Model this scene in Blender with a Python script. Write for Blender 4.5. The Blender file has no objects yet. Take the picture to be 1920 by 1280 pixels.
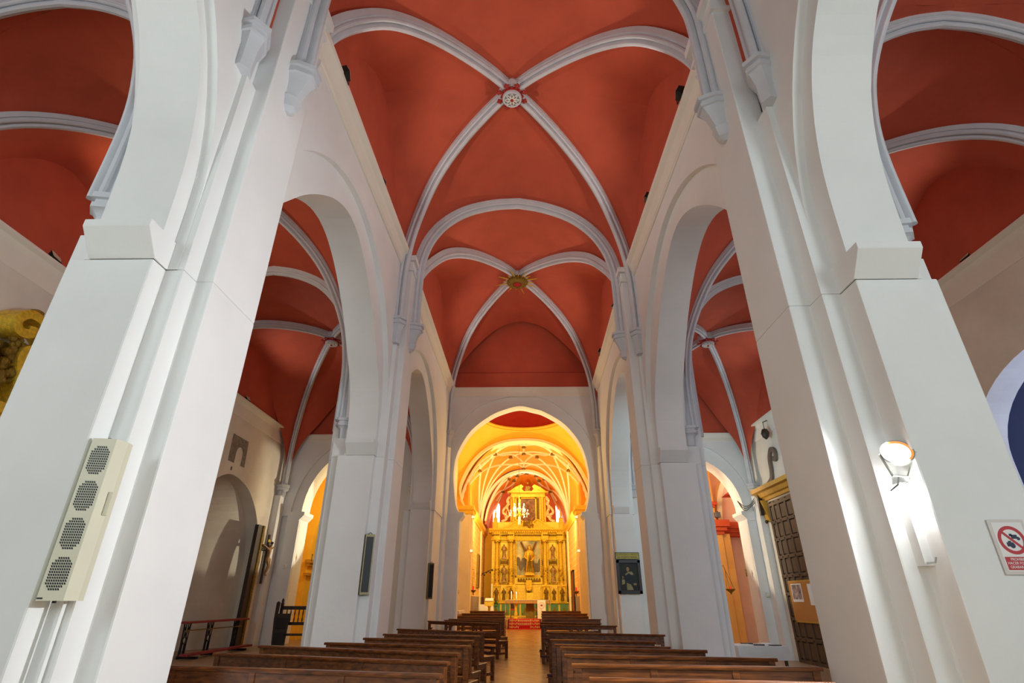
import bpy, bmesh, math, random
from mathutils import Vector, Matrix
random.seed(7)
R = math.radians
sc = bpy.context.scene
col = sc.collection

# ------------------------------------------------------------------ camera
cam_d = bpy.data.cameras.new('camera')
cam_d.sensor_width = 36.0
cam_d.lens = 995.5 / 1920 * 36
cam_d.clip_start = 0.05
cam_d.clip_end = 300
cam = bpy.data.objects.new('camera', cam_d)
col.objects.link(cam)
_p, _y, _r = R(26.08), R(1.12), R(0.08)
_F = Vector((-math.sin(_y) * math.cos(_p), math.cos(_y) * math.cos(_p), math.sin(_p)))
_Rt = Vector((math.cos(_y), math.sin(_y), 0))
_U = _Rt.cross(_F)
_R2 = _Rt * math.cos(_r) + _U * math.sin(_r)
_U2 = _U * math.cos(_r) - _Rt * math.sin(_r)
_M = Matrix((_R2, _U2, -_F)).transposed().to_4x4()
_M.translation = Vector((0, 0, 1.5))
cam.matrix_world = _M
sc.camera = cam

# ------------------------------------------------------------------ world, exposure
sc.view_settings.view_transform = 'Standard'
sc.view_settings.look = 'None'
sc.view_settings.gamma = 1
sc.view_settings.use_curve_mapping = False
sc.view_settings.exposure = 0.0
w = bpy.data.worlds.new('daylight')
sc.world = w
w.use_nodes = True
w.node_tree.nodes['Background'].inputs[0].default_value = (0.86, 0.97, 0.98, 1)
w.node_tree.nodes['Background'].inputs[1].default_value = .38
sc.cycles.use_denoising = True
sc.cycles.max_bounces = 9
sc.cycles.diffuse_bounces = 7
sc.cycles.sample_clamp_indirect = 6


def area(name, loc, target, size, power, color, sy=None):
    l = bpy.data.lights.new(name, 'AREA')
    l.energy = power
    l.color = color
    l.size = size
    if sy:
        l.shape = 'RECTANGLE'
        l.size_y = sy
    o = bpy.data.objects.new(name, l)
    o.location = loc
    o.rotation_euler = (Vector(target) - Vector(loc)).to_track_quat('-Z', 'Y').to_euler()
    col.objects.link(o)
    return o


def spot(name, loc, target, power, color, angle=110, blend=.6, rad=.08):
    l = bpy.data.lights.new(name, 'SPOT')
    l.energy = power
    l.color = color
    l.spot_size = R(angle)
    l.spot_blend = blend
    l.shadow_soft_size = rad
    o = bpy.data.objects.new(name, l)
    o.location = loc
    o.rotation_euler = (Vector(target) - Vector(loc)).to_track_quat('-Z', 'Y').to_euler()
    col.objects.link(o)
    return o


def point(name, loc, power, color, rad=.15):
    l = bpy.data.lights.new(name, 'POINT')
    l.energy = power
    l.color = color
    l.shadow_soft_size = rad
    o = bpy.data.objects.new(name, l)
    o.location = loc
    col.objects.link(o)
    return o


COOL = (0.84, 0.96, 0.97)
WHITE = (1.0, 0.97, 0.92)
WARM = (1.0, 0.70, 0.32)
GOLDL = (1.0, 0.87, 0.38)
# unseen fill lights added behind the camera to brighten the nave and aisles
area('west_fill_light', (2.8, -5.5, 7.5), (-2.0, 14, 7.0), 4.0, 120, COOL, 6.0)
area('aisle_fill_light', (-7.3, -5.0, 5.5), (-7.3, 12, 6), 3.0, 330, COOL, 4.0)
area('aisle_fill_light', (7.3, -5.0, 5.5), (7.3, 12, 6), 3.0, 330, COOL, 4.0)

# ------------------------------------------------------------------ materials
MATS = {}


def mat(name, base, rough=.6, metal=0, var=.06, scale=4, bump=.0, bscale=30, spec=.5, emit=None, es=0, var2=None, stain=None):
    if name in MATS:
        return MATS[name]
    m = bpy.data.materials.new(name)
    MATS[name] = m
    m.use_nodes = True
    nt = m.node_tree
    b = nt.nodes['Principled BSDF']
    b.inputs['Roughness'].default_value = rough
    b.inputs['Metallic'].default_value = metal
    b.inputs['Specular IOR Level'].default_value = spec
    tc = nt.nodes.new('ShaderNodeTexCoord')
    if var:
        n = nt.nodes.new('ShaderNodeTexNoise')
        n.inputs['Scale'].default_value = scale
        n.inputs['Detail'].default_value = 6
        nt.links.new(tc.outputs['Object'], n.inputs['Vector'])
        r = nt.nodes.new('ShaderNodeValToRGB')
        r.color_ramp.elements[0].position = .3
        r.color_ramp.elements[1].position = .7
        c2 = var2 or tuple(min(1, x * (1 + var)) for x in base)
        r.color_ramp.elements[0].color = (*[x * (1 - var) for x in base], 1)
        r.color_ramp.elements[1].color = (*c2, 1)
        nt.links.new(n.outputs['Fac'], r.inputs['Fac'])
        nt.links.new(r.outputs['Color'], b.inputs['Base Color'])
    else:
        b.inputs['Base Color'].default_value = (*base, 1)
    if bump:
        n2 = nt.nodes.new('ShaderNodeTexNoise')
        n2.inputs['Scale'].default_value = bscale
        n2.inputs['Detail'].default_value = 5
        nt.links.new(tc.outputs['Object'], n2.inputs['Vector'])
        bp = nt.nodes.new('ShaderNodeBump')
        bp.inputs['Strength'].default_value = bump
        bp.inputs['Distance'].default_value = .05
        nt.links.new(n2.outputs['Fac'], bp.inputs['Height'])
        nt.links.new(bp.outputs['Normal'], b.inputs['Normal'])
    if emit:
        b.inputs['Emission Color'].default_value = (*emit, 1)
        b.inputs['Emission Strength'].default_value = es
    return m


def lin(r, g, b):
    f = lambda c: ((c / 255 + .055) / 1.055) ** 2.4 if c > 10 else c / 255 / 12.92
    return (f(r), f(g), f(b))


PLASTER = mat('white_plaster', lin(232, 234, 234), .75, var=.03, scale=1.2, bump=.25, bscale=2.5)
PLASTERW = mat('aged_plaster', lin(224, 219, 207), .8, var=.10, scale=1.0, bump=.3, bscale=3)
RIB = mat('grey_rib_paint', lin(204, 208, 215), .65, var=.05, scale=3, bump=.2, bscale=5)
RED = mat('red_vault_plaster', lin(190, 82, 56), .85, var=.08, scale=1.5, bump=.15, bscale=6)
YELLOW = mat('yellow_plaster', lin(250, 202, 62), .8, var=.05, scale=2, bump=.15, bscale=4)
CREAM = mat('cream_plaster', lin(250, 234, 184), .75, var=.04, scale=2, bump=.15, bscale=4)
ORANGE = mat('orange_vault_plaster', lin(250, 160, 34), .8, var=.06, scale=2, bump=.1, bscale=5)
CREAMRIB = mat('cream_rib_paint', lin(244, 228, 200), .7, var=.03, scale=3)
PEACH = mat('peach_plaster', lin(240, 206, 176), .8, var=.06, scale=1.5)
TERRA = mat('terracotta_cornice_paint', lin(205, 80, 35), .7, var=.06, scale=3)
OCHREW = mat('ochre_plaster', lin(236, 176, 92), .8, var=.07, scale=1.5)
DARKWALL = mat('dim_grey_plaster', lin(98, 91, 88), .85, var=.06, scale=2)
BLUEW = mat('blue_grey_plaster', lin(140, 148, 180), .85, var=.06, scale=2)
GOLD = mat('gilded_wood', (0.80, 0.54, 0.04), .36, .5, var=.25, scale=14, bump=.5, bscale=60)
GOLDP = mat('plain_gilt_panel', (0.80, 0.56, 0.05), .45, .3, var=.15, scale=10, bump=.2, bscale=40)
GOLDD = mat('dark_gilt_carving', (0.25, 0.15, 0.014), .5, .4, var=.3, scale=18, bump=.5, bscale=60)
BLACK = mat('black_metal', (.012, .012, .014), .45, .3, var=0)
DARKWOOD = mat('dark_carved_wood', (.035, .02, .012), .5, var=.3, scale=12, bump=.2)
IVORY = mat('ivory_enamel_metal', lin(214, 212, 190), .45, var=.02)
CLOTH = mat('white_linen', lin(238, 236, 228), .85, var=.03, bump=.2, bscale=20)
STONE = mat('rough_grey_stone', lin(140, 130, 115), .9, var=.3, scale=9, bump=.8, bscale=14)
REDP = mat('red_paint', lin(170, 30, 30), .6, var=.1, scale=8)
REDG = mat('red_glass', (.6, .01, .01), .2, var=0, emit=(1, .05, .02), es=.6)
GREEN = mat('green_painted_panel', lin(90, 140, 90), .6, var=.15, scale=8)
CARPET = mat('red_carpet_pile', lin(190, 25, 25), .9, var=.15, scale=40)
SKIN = mat('painted_flesh', lin(150, 112, 72), .6, var=.1, scale=20)
MAROON = mat('maroon_leatherette', lin(70, 25, 38), .45, var=.08)
CORK = mat('cork_board', lin(190, 130, 65), .9, var=.12, scale=60)
PAPER = mat('white_paper', lin(235, 235, 235), .8, var=0)
CRYSTAL = mat('crystal_drops', (.95, .9, .75), .1, var=0, emit=(1, .85, .5), es=.6)
WAX = mat('candle_wax', lin(245, 238, 215), .5, var=0)
FLAME = mat('candle_flame', (1, .8, .4), .5, var=0, emit=(1, .8, .4), es=12)
LEAF = mat('green_leaf', lin(50, 95, 30), .5, var=.2, scale=10)


def wood(name, dark, light, sx=(1, 14, 14), rough=.38, coat=.25):
    m = bpy.data.materials.new(name)
    m.use_nodes = True
    nt = m.node_tree
    b = nt.nodes['Principled BSDF']
    tc = nt.nodes.new('ShaderNodeTexCoord')
    mp = nt.nodes.new('ShaderNodeMapping')
    mp.inputs['Scale'].default_value = sx
    n = nt.nodes.new('ShaderNodeTexNoise')
    n.inputs['Scale'].default_value = 3
    n.inputs['Detail'].default_value = 8
    n.inputs['Distortion'].default_value = .15
    r = nt.nodes.new('ShaderNodeValToRGB')
    r.color_ramp.elements[0].position = .3
    r.color_ramp.elements[1].position = .72
    r.color_ramp.elements[0].color = (*dark, 1)
    r.color_ramp.elements[1].color = (*light, 1)
    nt.links.new(tc.outputs['Object'], mp.inputs['Vector'])
    nt.links.new(mp.outputs['Vector'], n.inputs['Vector'])
    nt.links.new(n.outputs['Fac'], r.inputs['Fac'])
    nt.links.new(r.outputs['Color'], b.inputs['Base Color'])
    b.inputs['Roughness'].default_value = rough
    b.inputs['Coat Weight'].default_value = coat
    b.inputs['Coat Roughness'].default_value = .25
    bp = nt.nodes.new('ShaderNodeBump')
    bp.inputs['Strength'].default_value = .15
    nt.links.new(n.outputs['Fac'], bp.inputs['Height'])
    nt.links.new(bp.outputs['Normal'], b.inputs['Normal'])
    return m


PEWWOOD = wood('varnished_pew_wood', (.050, .014, .004), (.25, .078, .017), (.28, 11, 11), .34, .2)
DOORWOOD = wood('weathered_door_wood', (.045, .028, .017), (.12, .075, .045), (14, 14, 1), .6, 0)
LIGHTWOOD = wood('honey_wood', (.35, .16, .03), (.6, .33, .08), (8, 8, 2), .4)


def brickmat(name, c1, c2, mortar, sx, sy, msize=.008, rough=.3, vec=None, bias=0, spec=.5, rot=0, offset=.5):
    m = bpy.data.materials.new(name)
    m.use_nodes = True
    nt = m.node_tree
    b = nt.nodes['Principled BSDF']
    tc = nt.nodes.new('ShaderNodeTexCoord')
    mp = nt.nodes.new('ShaderNodeMapping')
    if vec == 'yz':
        cx = nt.nodes.new('ShaderNodeSeparateXYZ')
        cb = nt.nodes.new('ShaderNodeCombineXYZ')
        nt.links.new(tc.outputs['Object'], cx.inputs[0])
        nt.links.new(cx.outputs['Y'], cb.inputs['X'])
        nt.links.new(cx.outputs['Z'], cb.inputs['Y'])
        nt.links.new(cb.outputs[0], mp.inputs['Vector'])
    else:
        nt.links.new(tc.outputs['Object'], mp.inputs['Vector'])
    mp.inputs['Rotation'].default_value = (0, 0, rot)
    br = nt.nodes.new('ShaderNodeTexBrick')
    br.inputs['Color1'].default_value = (*c1, 1)
    br.inputs['Color2'].default_value = (*c2, 1)
    br.inputs['Mortar'].default_value = (*mortar, 1)
    br.inputs['Scale'].default_value = 1
    br.inputs['Brick Width'].default_value = sx
    br.inputs['Row Height'].default_value = sy
    br.inputs['Mortar Size'].default_value = msize
    br.inputs['Bias'].default_value = bias
    br.offset = offset
    nt.links.new(mp.outputs['Vector'], br.inputs['Vector'])
    n = nt.nodes.new('ShaderNodeTexNoise')
    n.inputs['Scale'].default_value = 5
    n.inputs['Detail'].default_value = 6
    nt.links.new(tc.outputs['Object'], n.inputs['Vector'])
    mx = nt.nodes.new('ShaderNodeMix')
    mx.data_type = 'RGBA'
    mx.blend_type = 'MULTIPLY'
    mx.inputs[0].default_value = .5
    rr = nt.nodes.new('ShaderNodeValToRGB')
    rr.color_ramp.elements[0].position = .3
    rr.color_ramp.elements[0].color = (.6, .55, .5, 1)
    rr.color_ramp.elements[1].position = .65
    nt.links.new(n.outputs['Fac'], rr.inputs['Fac'])
    nt.links.new(br.outputs['Color'], mx.inputs[6])
    nt.links.new(rr.outputs['Color'], mx.inputs[7])
    nt.links.new(mx.outputs[2], b.inputs['Base Color'])
    b.inputs['Roughness'].default_value = rough
    b.inputs['Specular IOR Level'].default_value = spec
    return m


FLOORM = brickmat('oak_plank_floor', (.46, .29, .13), (.58, .40, .20), (.22, .12, .05), .6, .11, .004, .24, rot=R(45))
AISLEFLOOR = brickmat('aisle_plank_floor', (.34, .24, .15), (.44, .33, .22), (.12, .08, .05), 2.2, .14, .005, .4)
ASHLAR = brickmat('painted_ashlar', lin(246, 206, 100), lin(250, 216, 120), lin(252, 238, 200), .62, .30, .018, .75, vec='yz')


# ------------------------------------------------------------------ mesh helpers
class MB:
    def __init__(s):
        s.v = []
        s.f = []

    def add(s, vs, fs):
        o = len(s.v)
        s.v += [tuple(v) for v in vs]
        s.f += [tuple(i + o for i in f) for f in fs]
        return s

    def box(s, x0, x1, y0, y1, z0, z1, m=None):
        vs = [Vector(p) for p in ((x0, y0, z0), (x1, y0, z0), (x1, y1, z0), (x0, y1, z0), (x0, y0, z1), (x1, y0, z1), (x1, y1, z1), (x0, y1, z1))]
        if m:
            vs = [m @ v for v in vs]
        return s.add(vs, [(0, 3, 2, 1), (4, 5, 6, 7), (0, 1, 5, 4), (1, 2, 6, 5), (2, 3, 7, 6), (3, 0, 4, 7)])

    def prism(s, pts, axis, a, b):
        """extrude a 2D polygon along an axis; axis 'x': pts=(y,z); 'y': pts=(x,z); 'z': pts=(x,y)"""
        def P(p, t):
            return {'x': (t, p[0], p[1]), 'y': (p[0], t, p[1]), 'z': (p[0], p[1], t)}[axis]
        n = len(pts)
        vs = [P(p, a) for p in pts] + [P(p, b) for p in pts]
        fs = [tuple(range(n))[::-1], tuple(range(n, 2 * n))] + [(i, (i + 1) % n, n + (i + 1) % n, n + i) for i in range(n)]
        return s.add(vs, fs)

    def loft(s, rings, closed=True, caps=True):
        n = len(rings[0])
        vs = [p for r in rings for p in r]
        fs = []
        for i in range(len(rings) - 1):
            for j in range(n if closed else n - 1):
                k = (j + 1) % n
                fs.append((i * n + j, i * n + k, (i + 1) * n + k, (i + 1) * n + j))
        if caps and closed:
            fs.append(tuple(range(n))[::-1])
            fs.append(tuple((len(rings) - 1) * n + j for j in range(n)))
        return s.add(vs, fs)

    def tube(s, path, rad, n=6, caps=True):
        path = [Vector(p) for p in path]
        rings = []
        up = Vector((0, 0, 1))
        for i, p in enumerate(path):
            t = (path[min(i + 1, len(path) - 1)] - path[max(i - 1, 0)])
            if t.length < 1e-9:
                t = Vector((0, 0, 1))
            t.normalize()
            a = t.cross(up)
            if a.length < .05:
                a = t.cross(Vector((0, 1, 0)))
            a.normalize()
            b = a.cross(t)
            r = rad[i] if isinstance(rad, (list, tuple)) else rad
            rings.append([p + (a * math.cos(2 * math.pi * k / n) + b * math.sin(2 * math.pi * k / n)) * r for k in range(n)])
        return s.loft(rings, True, caps)

    def lathe(s, prof, c=(0, 0, 0), n=16, m=None, sx=1, sy=1):
        rings = []
        for r, z in prof:
            ring = [Vector((c[0] + sx * r * math.cos(2 * math.pi * k / n), c[1] + sy * r * math.sin(2 * math.pi * k / n), c[2] + z)) for k in range(n)]
            if m:
                ring = [m @ q for q in ring]
            rings.append(ring)
        return s.loft(rings, True, True)

    def ball(s, c, r, n=8, sx=1, sy=1, sz=1):
        k = 5
        return s.lathe([(max(r * math.sin(math.pi * i / k), r * .02), -sz * r * math.cos(math.pi * i / k)) for i in range(k + 1)], c, n, None, sx, sy)

    def sweep(s, path, prof, side=None, caps=True):
        """profile (s,n): s along the side vector, n away from the web (down / inwards)"""
        path = [Vector(p) for p in path]
        rings = []
        if side is None:
            d = path[-1] - path[0]
            d.z = 0
            if d.length < .05:
                d = path[len(path) // 2] - path[0]
                d.z = 0
            side = d.normalized().cross(Vector((0, 0, 1)))
        side = Vector(side).normalized()
        flat = min(range(1, len(path)), key=lambda i: abs((path[i] - path[i - 1]).normalized().z))
        if side.cross((path[flat] - path[flat - 1]).normalized()).z > 0:
            side = -side
        for i, p in enumerate(path):
            t = (path[min(i + 1, len(path) - 1)] - path[max(i - 1, 0)]).normalized()
            nrm = side.cross(t).normalized()
            rings.append([p + side * a + nrm * b for a, b in prof])
        return s.loft(rings, True, caps)

    def build(s, name, m, parent=None, smooth=False, bevel=0):
        me = bpy.data.meshes.new(name)
        me.from_pydata(s.v, [], s.f)
        bm = bmesh.new()
        bm.from_mesh(me)
        bmesh.ops.recalc_face_normals(bm, faces=bm.faces)
        if bevel:
            bmesh.ops.bevel(bm, geom=[e for e in bm.edges if len(e.link_faces) == 2 and e.calc_face_angle(0) > .5], offset=bevel, segments=2, affect='EDGES', profile=.6)
        bm.to_mesh(me)
        bm.free()
        if smooth:
            me.polygons.foreach_set('use_smooth', [True] * len(me.polygons))
            me.set_sharp_from_angle(angle=R(smooth if smooth > 1 else 38))
        me.materials.append(m)
        o = bpy.data.objects.new(name, me)
        col.objects.link(o)
        if parent:
            o.parent = parent
            o.matrix_parent_inverse = Matrix.Translation(-parent.location) if parent.rotation_euler.z == 0 else parent.matrix_basis.inverted()
        return o


def tag(o, label=None, cat=None, group=None, kind=None):
    if label:
        o['label'] = label
    if cat:
        o['category'] = cat
    if group:
        o['group'] = group
    if kind:
        o['kind'] = kind
    return o


def thing(name, label, cat, loc=(0, 0, 0), group=None):
    o = bpy.data.objects.new(name, None)
    o.location = loc
    o.empty_display_size = .2
    col.objects.link(o)
    return tag(o, label, cat, group)


def struct(name, mb, m, smooth=False, parent=None):
    o = mb.build(name, m, parent, smooth)
    o['kind'] = 'structure'
    return o


def copy_tree(o, parent=None):
    c = o.copy()
    col.objects.link(c)
    c.parent = parent
    for ch in list(o.children):
        copy_tree(ch, c)
    return c


def spline(pts, n=8):
    """Catmull-Rom through points of any dimension"""
    P = [Vector(p) for p in pts]
    out = []
    for i in range(len(P) - 1):
        a = P[max(i - 1, 0)]
        b = P[i]
        c = P[i + 1]
        d = P[min(i + 2, len(P) - 1)]
        m0 = (c - a) * .5
        m1 = (d - b) * .5
        for k in range(n):
            t = k / n
            t2, t3 = t * t, t * t * t
            out.append(b * (2 * t3 - 3 * t2 + 1) + m0 * (t3 - 2 * t2 + t) + c * (-2 * t3 + 3 * t2) + m1 * (t3 - t2))
    out.append(P[-1])
    return out


def resample(pts, n):
    L = [0]
    for a, b in zip(pts, pts[1:]):
        L.append(L[-1] + (b - a).length)
    out = []
    j = 0
    for k in range(n + 1):
        d = L[-1] * k / n
        while j < len(L) - 2 and L[j + 1] < d:
            j += 1
        t = (d - L[j]) / max(L[j + 1] - L[j], 1e-9)
        out.append(pts[j].lerp(pts[j + 1], t))
    return out


def arch_pts(y0, y1, z0, z1, n=14, mix=.5):
    """pointed / round blend from (y0,z0) over the crown to (y1,z0)"""
    a = (y1 - y0) / 2
    c = (y0 + y1) / 2
    h = z1 - z0
    Rr = (a * a + h * h) / (2 * a)
    out = []
    for k in range(2 * n + 1):
        th = math.pi * k / (2 * n)
        x = -math.cos(th)
        ze = h * math.sin(th)
        xx = abs(x) * a
        zp = math.sqrt(max(Rr * Rr - (xx + Rr - a) ** 2, 0)) if Rr > a else ze
        out.append((c + x * a, z0 + zp * mix + ze * (1 - mix)))
    return out


# ------------------------------------------------------------------ measurements of the church
ZI = 4.55      # springing (bottom of impost)
ZC = 10.35     # nave cornice top
ZA = 8.15      # aisle cornice top
# piers: Y0 front, Ya, Yb, Yc, plus X0, X1, Xp
PIERS = {
    ('L', 1): (4.30, 4.50, 4.73, 5.69, 3.64, 3.45, 3.27),
    ('L', 2): (12.17, 12.34, 12.63, 13.67, 3.44, 3.227, 3.075),
    ('R', 1): (4.80, 5.09, 5.35, 6.31, 3.52, 3.31, 3.07),
    ('R', 2): (12.99, 13.18, 13.33, 14.18, 3.37, 3.18, 2.96),
    ('L', 0): (-3.6, -3.4, -3.1, -2.2, 3.64, 3.45, 3.27),
    ('R', 0): (-3.4, -3.2, -2.9, -2.0, 3.6, 3.40, 3.20),
}
YW = 22.95     # chancel wall
RESP = {'L': (20.2, 3.38), 'R': (21.4, 3.50)}
OUT = {'L': -10.3, 'R': 9.8}
FLOORZ = {'L': 0.0, 'R': -.4}
TH = .85       # arcade wall thickness


def sg(s):
    return -1 if s == 'L' else 1


PEND = {('L', 1): 5.45, ('R', 1): 6.0, ('L', 2): 13.25, ('R', 2): 13.7, ('L', 0): -2.4, ('R', 0): -2.2}


def pier_end(k):
    return PEND[k]      # far face of the inner order


_h = [(.135, -.08), (.135, .05), (.105, .055), (.10, .08), (.128, .105), (.134, .14), (.118, .17), (.09, .18), (.062, .165), (.052, .14), (.046, .19), (.056, .225), (.05, .255), (.028, .275)]
RIBPROF = [(-a, b) for a, b in _h] + _h[::-1]
RIBTHIN = [(a * .8, b * .75) for a, b in RIBPROF]


def corbel_mb(x, y, ztop, nx, ny, w=.46, d=.34, h=.72, ball=False):
    """polygonal corbel projecting from a wall along (nx,ny)"""
    N = Vector((nx, ny, 0)).normalized()
    S = Vector((-N.y, N.x, 0))
    o = Vector((x, y, 0))

    def ring(hw, dd, z):
        pts = [(-hw, -.06), (-hw, dd * .35), (-hw * .5, dd), (hw * .5, dd), (hw, dd * .35), (hw, -.06)]
        return [o + S * a + N * b + Vector((0, 0, z)) for a, b in pts]
    a = w / 2
    mb = MB()
    if ball:
        rings = [ring(.04, .05, ztop - h - .22), ring(.11, .12, ztop - h - .16), ring(.13, .14, ztop - h - .06), ring(.15, .16, ztop - h), ring(.12, .13, ztop - h + .02)]
    else:
        rings = [ring(a * .62, d * .62, ztop - h)]
    rings += [ring(a * .66, d * .66, ztop - h * .55), ring(a * .86, d * .88, ztop - .2), ring(a * .98, d * .98, ztop - .19), ring(a * .98, d * .98, ztop - .13),
              ring(a * .9, d * .9, ztop - .12), ring(a * .9, d * .9, ztop - .08), ring(a * 1.05, d * 1.05, ztop - .07), ring(a * 1.05, d * 1.05, ztop)]
    return mb.loft(rings)


# ------------------------------------------------------------------ floor
fl = MB()
fl.box(-3.9, 4.3, -4, 23.2, -.3, 0)
struct('floor', fl, FLOORM)
fa = MB().box(-10.6, -3.9, -4, 23.2, -.3, 0)
struct('floor', fa, AISLEFLOOR)
fa = MB().box(4.3, 10.1, -4, 23.2, -.7, -.4)
struct('floor', fa, AISLEFLOOR)
f2 = MB().prism([(23.2, -.3), (31.0, -.3), (31.0, .225), (30.4, .225), (23.2, 0)], 'x', -3.5, 3.7)
struct('floor', f2, FLOORM)
f3 = MB()
for k, (ya, z) in enumerate([(31.0, .36), (31.3, .50), (31.6, .64)]):
    f3.box(-3.3, 3.6, ya, 41.5, -.2, z)
struct('floor', f3, FLOORM)

# ------------------------------------------------------------------ piers
NAMES = {('L', 1): 'nearest on the left', ('R', 1): 'nearest on the right', ('L', 2): 'second back on the left of the nave', ('R', 2): 'second back on the right of the nave',
         ('L', 0): 'behind the viewer on the left', ('R', 0): 'behind the viewer on the right'}
for k, (Y0, Ya, Yb, Yc, X0, X1, Xp) in PIERS.items():
    if k[1] == 0:
        continue
    s = sg(k[0])
    Yd = Yc
    Ye = PEND[k]
    fz = 0 if s < 0 else -.4
    root = thing('pier', 'white plastered stepped pier %s%s' % (NAMES[k], {('L', 1): ', carrying the long ivory heater', ('R', 1): ', with round lamp and sign', ('L', 2): ', with dark heater', ('R', 2): ''}[k]), 'pier', (s * (X0 + .4), (Y0 + Ye) / 2, 0))
    A0, A1, Ap = X0 + TH, X0 + TH + .2, X0 + TH + .36
    poly = [(X0, Y0), (X0, Ya), (X1, Ya), (X1, Yb), (Xp, Yb), (Xp, Yc), (X0, Yc), (X0, Ye), (A0, Ye), (A0, Yc), (Ap, Yc), (Ap, Yb), (A1, Yb), (A1, Ya), (A0, Ya), (A0, Y0)]
    MB().prism([(s * x, y) for x, y in poly], 'z', fz, ZI).build('shaft', PLASTER, root, bevel=.018)
    # nave pilaster and strips above the springing
    MB().prism([(s * x, y) for x, y in [(Xp, Yb), (Xp, Yc), (X0 + .2, Yc), (X0 + .2, Yb)]], 'z', ZI, ZC + .05).build('pilaster', PLASTER, root, bevel=.018)
    for (a, b) in ((Ya, Yb + .02),):
        MB().prism([(s * x, y) for x, y in [(X1, a), (X1, b), (X0 + .3, b), (X0 + .3, a)]], 'z', ZI, 7.5).build('strip', PLASTER, root)
    MB().prism([(s * x, y) for x, y in [(Ap, Yb), (Ap, Yc), (X0 + .6, Yc), (X0 + .6, Yb)]], 'z', ZI, ZA).build('pilaster', PLASTER, root)
    for (a, b) in ((Ya, Yb + .02),):
        MB().prism([(s * x, y) for x, y in [(A1, a), (A1, b), (X0 + .5, b), (X0 + .5, a)]], 'z', ZI, 5.0).build('strip', PLASTER, root)
    # impost blocks
    for (yf, d) in ((Y0, -1), (Ye, 1)):
        im = MB()
        xi, xo = X0 - .02, X0 + TH - .2
        prof = [(yf - d * .3, ZI), (yf + d * .01, ZI), (yf + d * .21, ZI + .25), (yf + d * .21, ZI + .33), (yf - d * .3, ZI + .33)]
        im.prism(prof, 'x', s * xi, s * xo)
        im.build('impost', PLASTER, root, bevel=.008)
    # corbels
    for yy, ny in (((Ya + Yb) / 2 - .12, -1), (Yc + .02, 1)):
        corbel_mb(s * (X1 + (.13 if ny < 0 else .22)), yy, 8.2, -s * (.8 if ny < 0 else .1), ny * .6, .44 if ny < 0 else .3, .34 if ny < 0 else .3).build('corbel', RIB, root, True)
    corbel_mb(s * Xp, (Yb + Yc) / 2, 8.45, -s, 0, .42, .32, .6, True).build('corbel', RIB, root, True)
    # aisle corbels
    for yy, ny in (((Ya + Yb) / 2, -1), (Yc, 1)):
        corbel_mb(s * (A0 - .02), yy, 5.5, s * .8, ny * .6, .36, .26, .5).build('corbel', RIB, root, True)
    # cornice capital on the pilaster
    cp = MB()
    cp.box(s * (Xp - .03), s * (Xp + .4), Yb - .06, Yc + .06, ZC - .42, ZC - .34)
    cp.box(s * (Xp - .08), s * (Xp + .4), Yb - .1, Yc + .1, ZC - .1, ZC + .06)
    cp.build('capital', PLASTER, root)

# responds against the chancel wall
for sd in 'LR':
    s = sg(sd)
    Y0, X0 = RESP[sd]
    fz = FLOORZ[sd]
    root = thing('respond', 'white half pier against the chancel wall on the %s' % ('left, with a slim dark panel heater' if s < 0 else 'right, with the old painting'), 'pier', (s * (X0 + .4), Y0 + .8, 0))
    A0 = X0 + TH - .1
    Yr = Y0 + .3
    poly = [(X0, Y0), (X0, Yr), (X0 - .09, Yr), (X0 - .09, YW + .1), (A0 + .3, YW + .1), (A0 + .3, Yr), (A0, Yr), (A0, Y0)]
    MB().prism([(s * x, y) for x, y in poly], 'z', fz, ZI).build('shaft', PLASTER, root, bevel=.012)
    im = MB()
    im.prism([(Y0 + .3, ZI), (Y0 - .02, ZI), (Y0 - .14, ZI + .22), (Y0 - .14, ZI + .3), (Y0 + .3, ZI + .3)], 'x', s * (X0 + .02), s * (X0 + .62))
    im.build('impost', PLASTER, root)
    MB().prism([(s * x, y) for x, y in [(X0 + .3, YW - .5), (X0 - .2, YW - .5), (X0 - .26, YW - .3), (X0 - .26, YW + .1), (X0 + .3, YW + .1)]], 'z', fz, 7.6).build('corner_strip', PLASTER, root)
    corbel_mb(s * (X0 - .12), YW - .35, 8.2, -s * .7, -.7, .44, .34).build('corbel', RIB, root, True)
    corbel_mb(s * (A0 + .32), YW - .35, 5.85, s * .7, -.7, .40, .30, .5).build('corbel', RIB, root, True)

# ------------------------------------------------------------------ arcade walls
BAYS = {}
for sd in 'LR':
    BAYS[(sd, 0)] = (pier_end((sd, 0)), PIERS[(sd, 1)][0], PIERS[(sd, 1)][4], PIERS[(sd, 1)][4])
    BAYS[(sd, 1)] = (pier_end((sd, 1)), PIERS[(sd, 2)][0], PIERS[(sd, 1)][4], PIERS[(sd, 2)][4])
    BAYS[(sd, 2)] = (pier_end((sd, 2)), RESP[sd][0], PIERS[(sd, 2)][4], RESP[sd][1])
CROWN = {('L', 0): 8.7, ('R', 0): 8.8, ('L', 1): 8.72, ('R', 1): 8.95, ('L', 2): 8.5, ('R', 2): 8.65}


def skew(o, ya, yb, dx):
    for v in o.data.vertices:
        t = (v.co.y - ya) / (yb - ya)
        v.co.x += dx * min(max(t, 0), 1)


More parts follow.
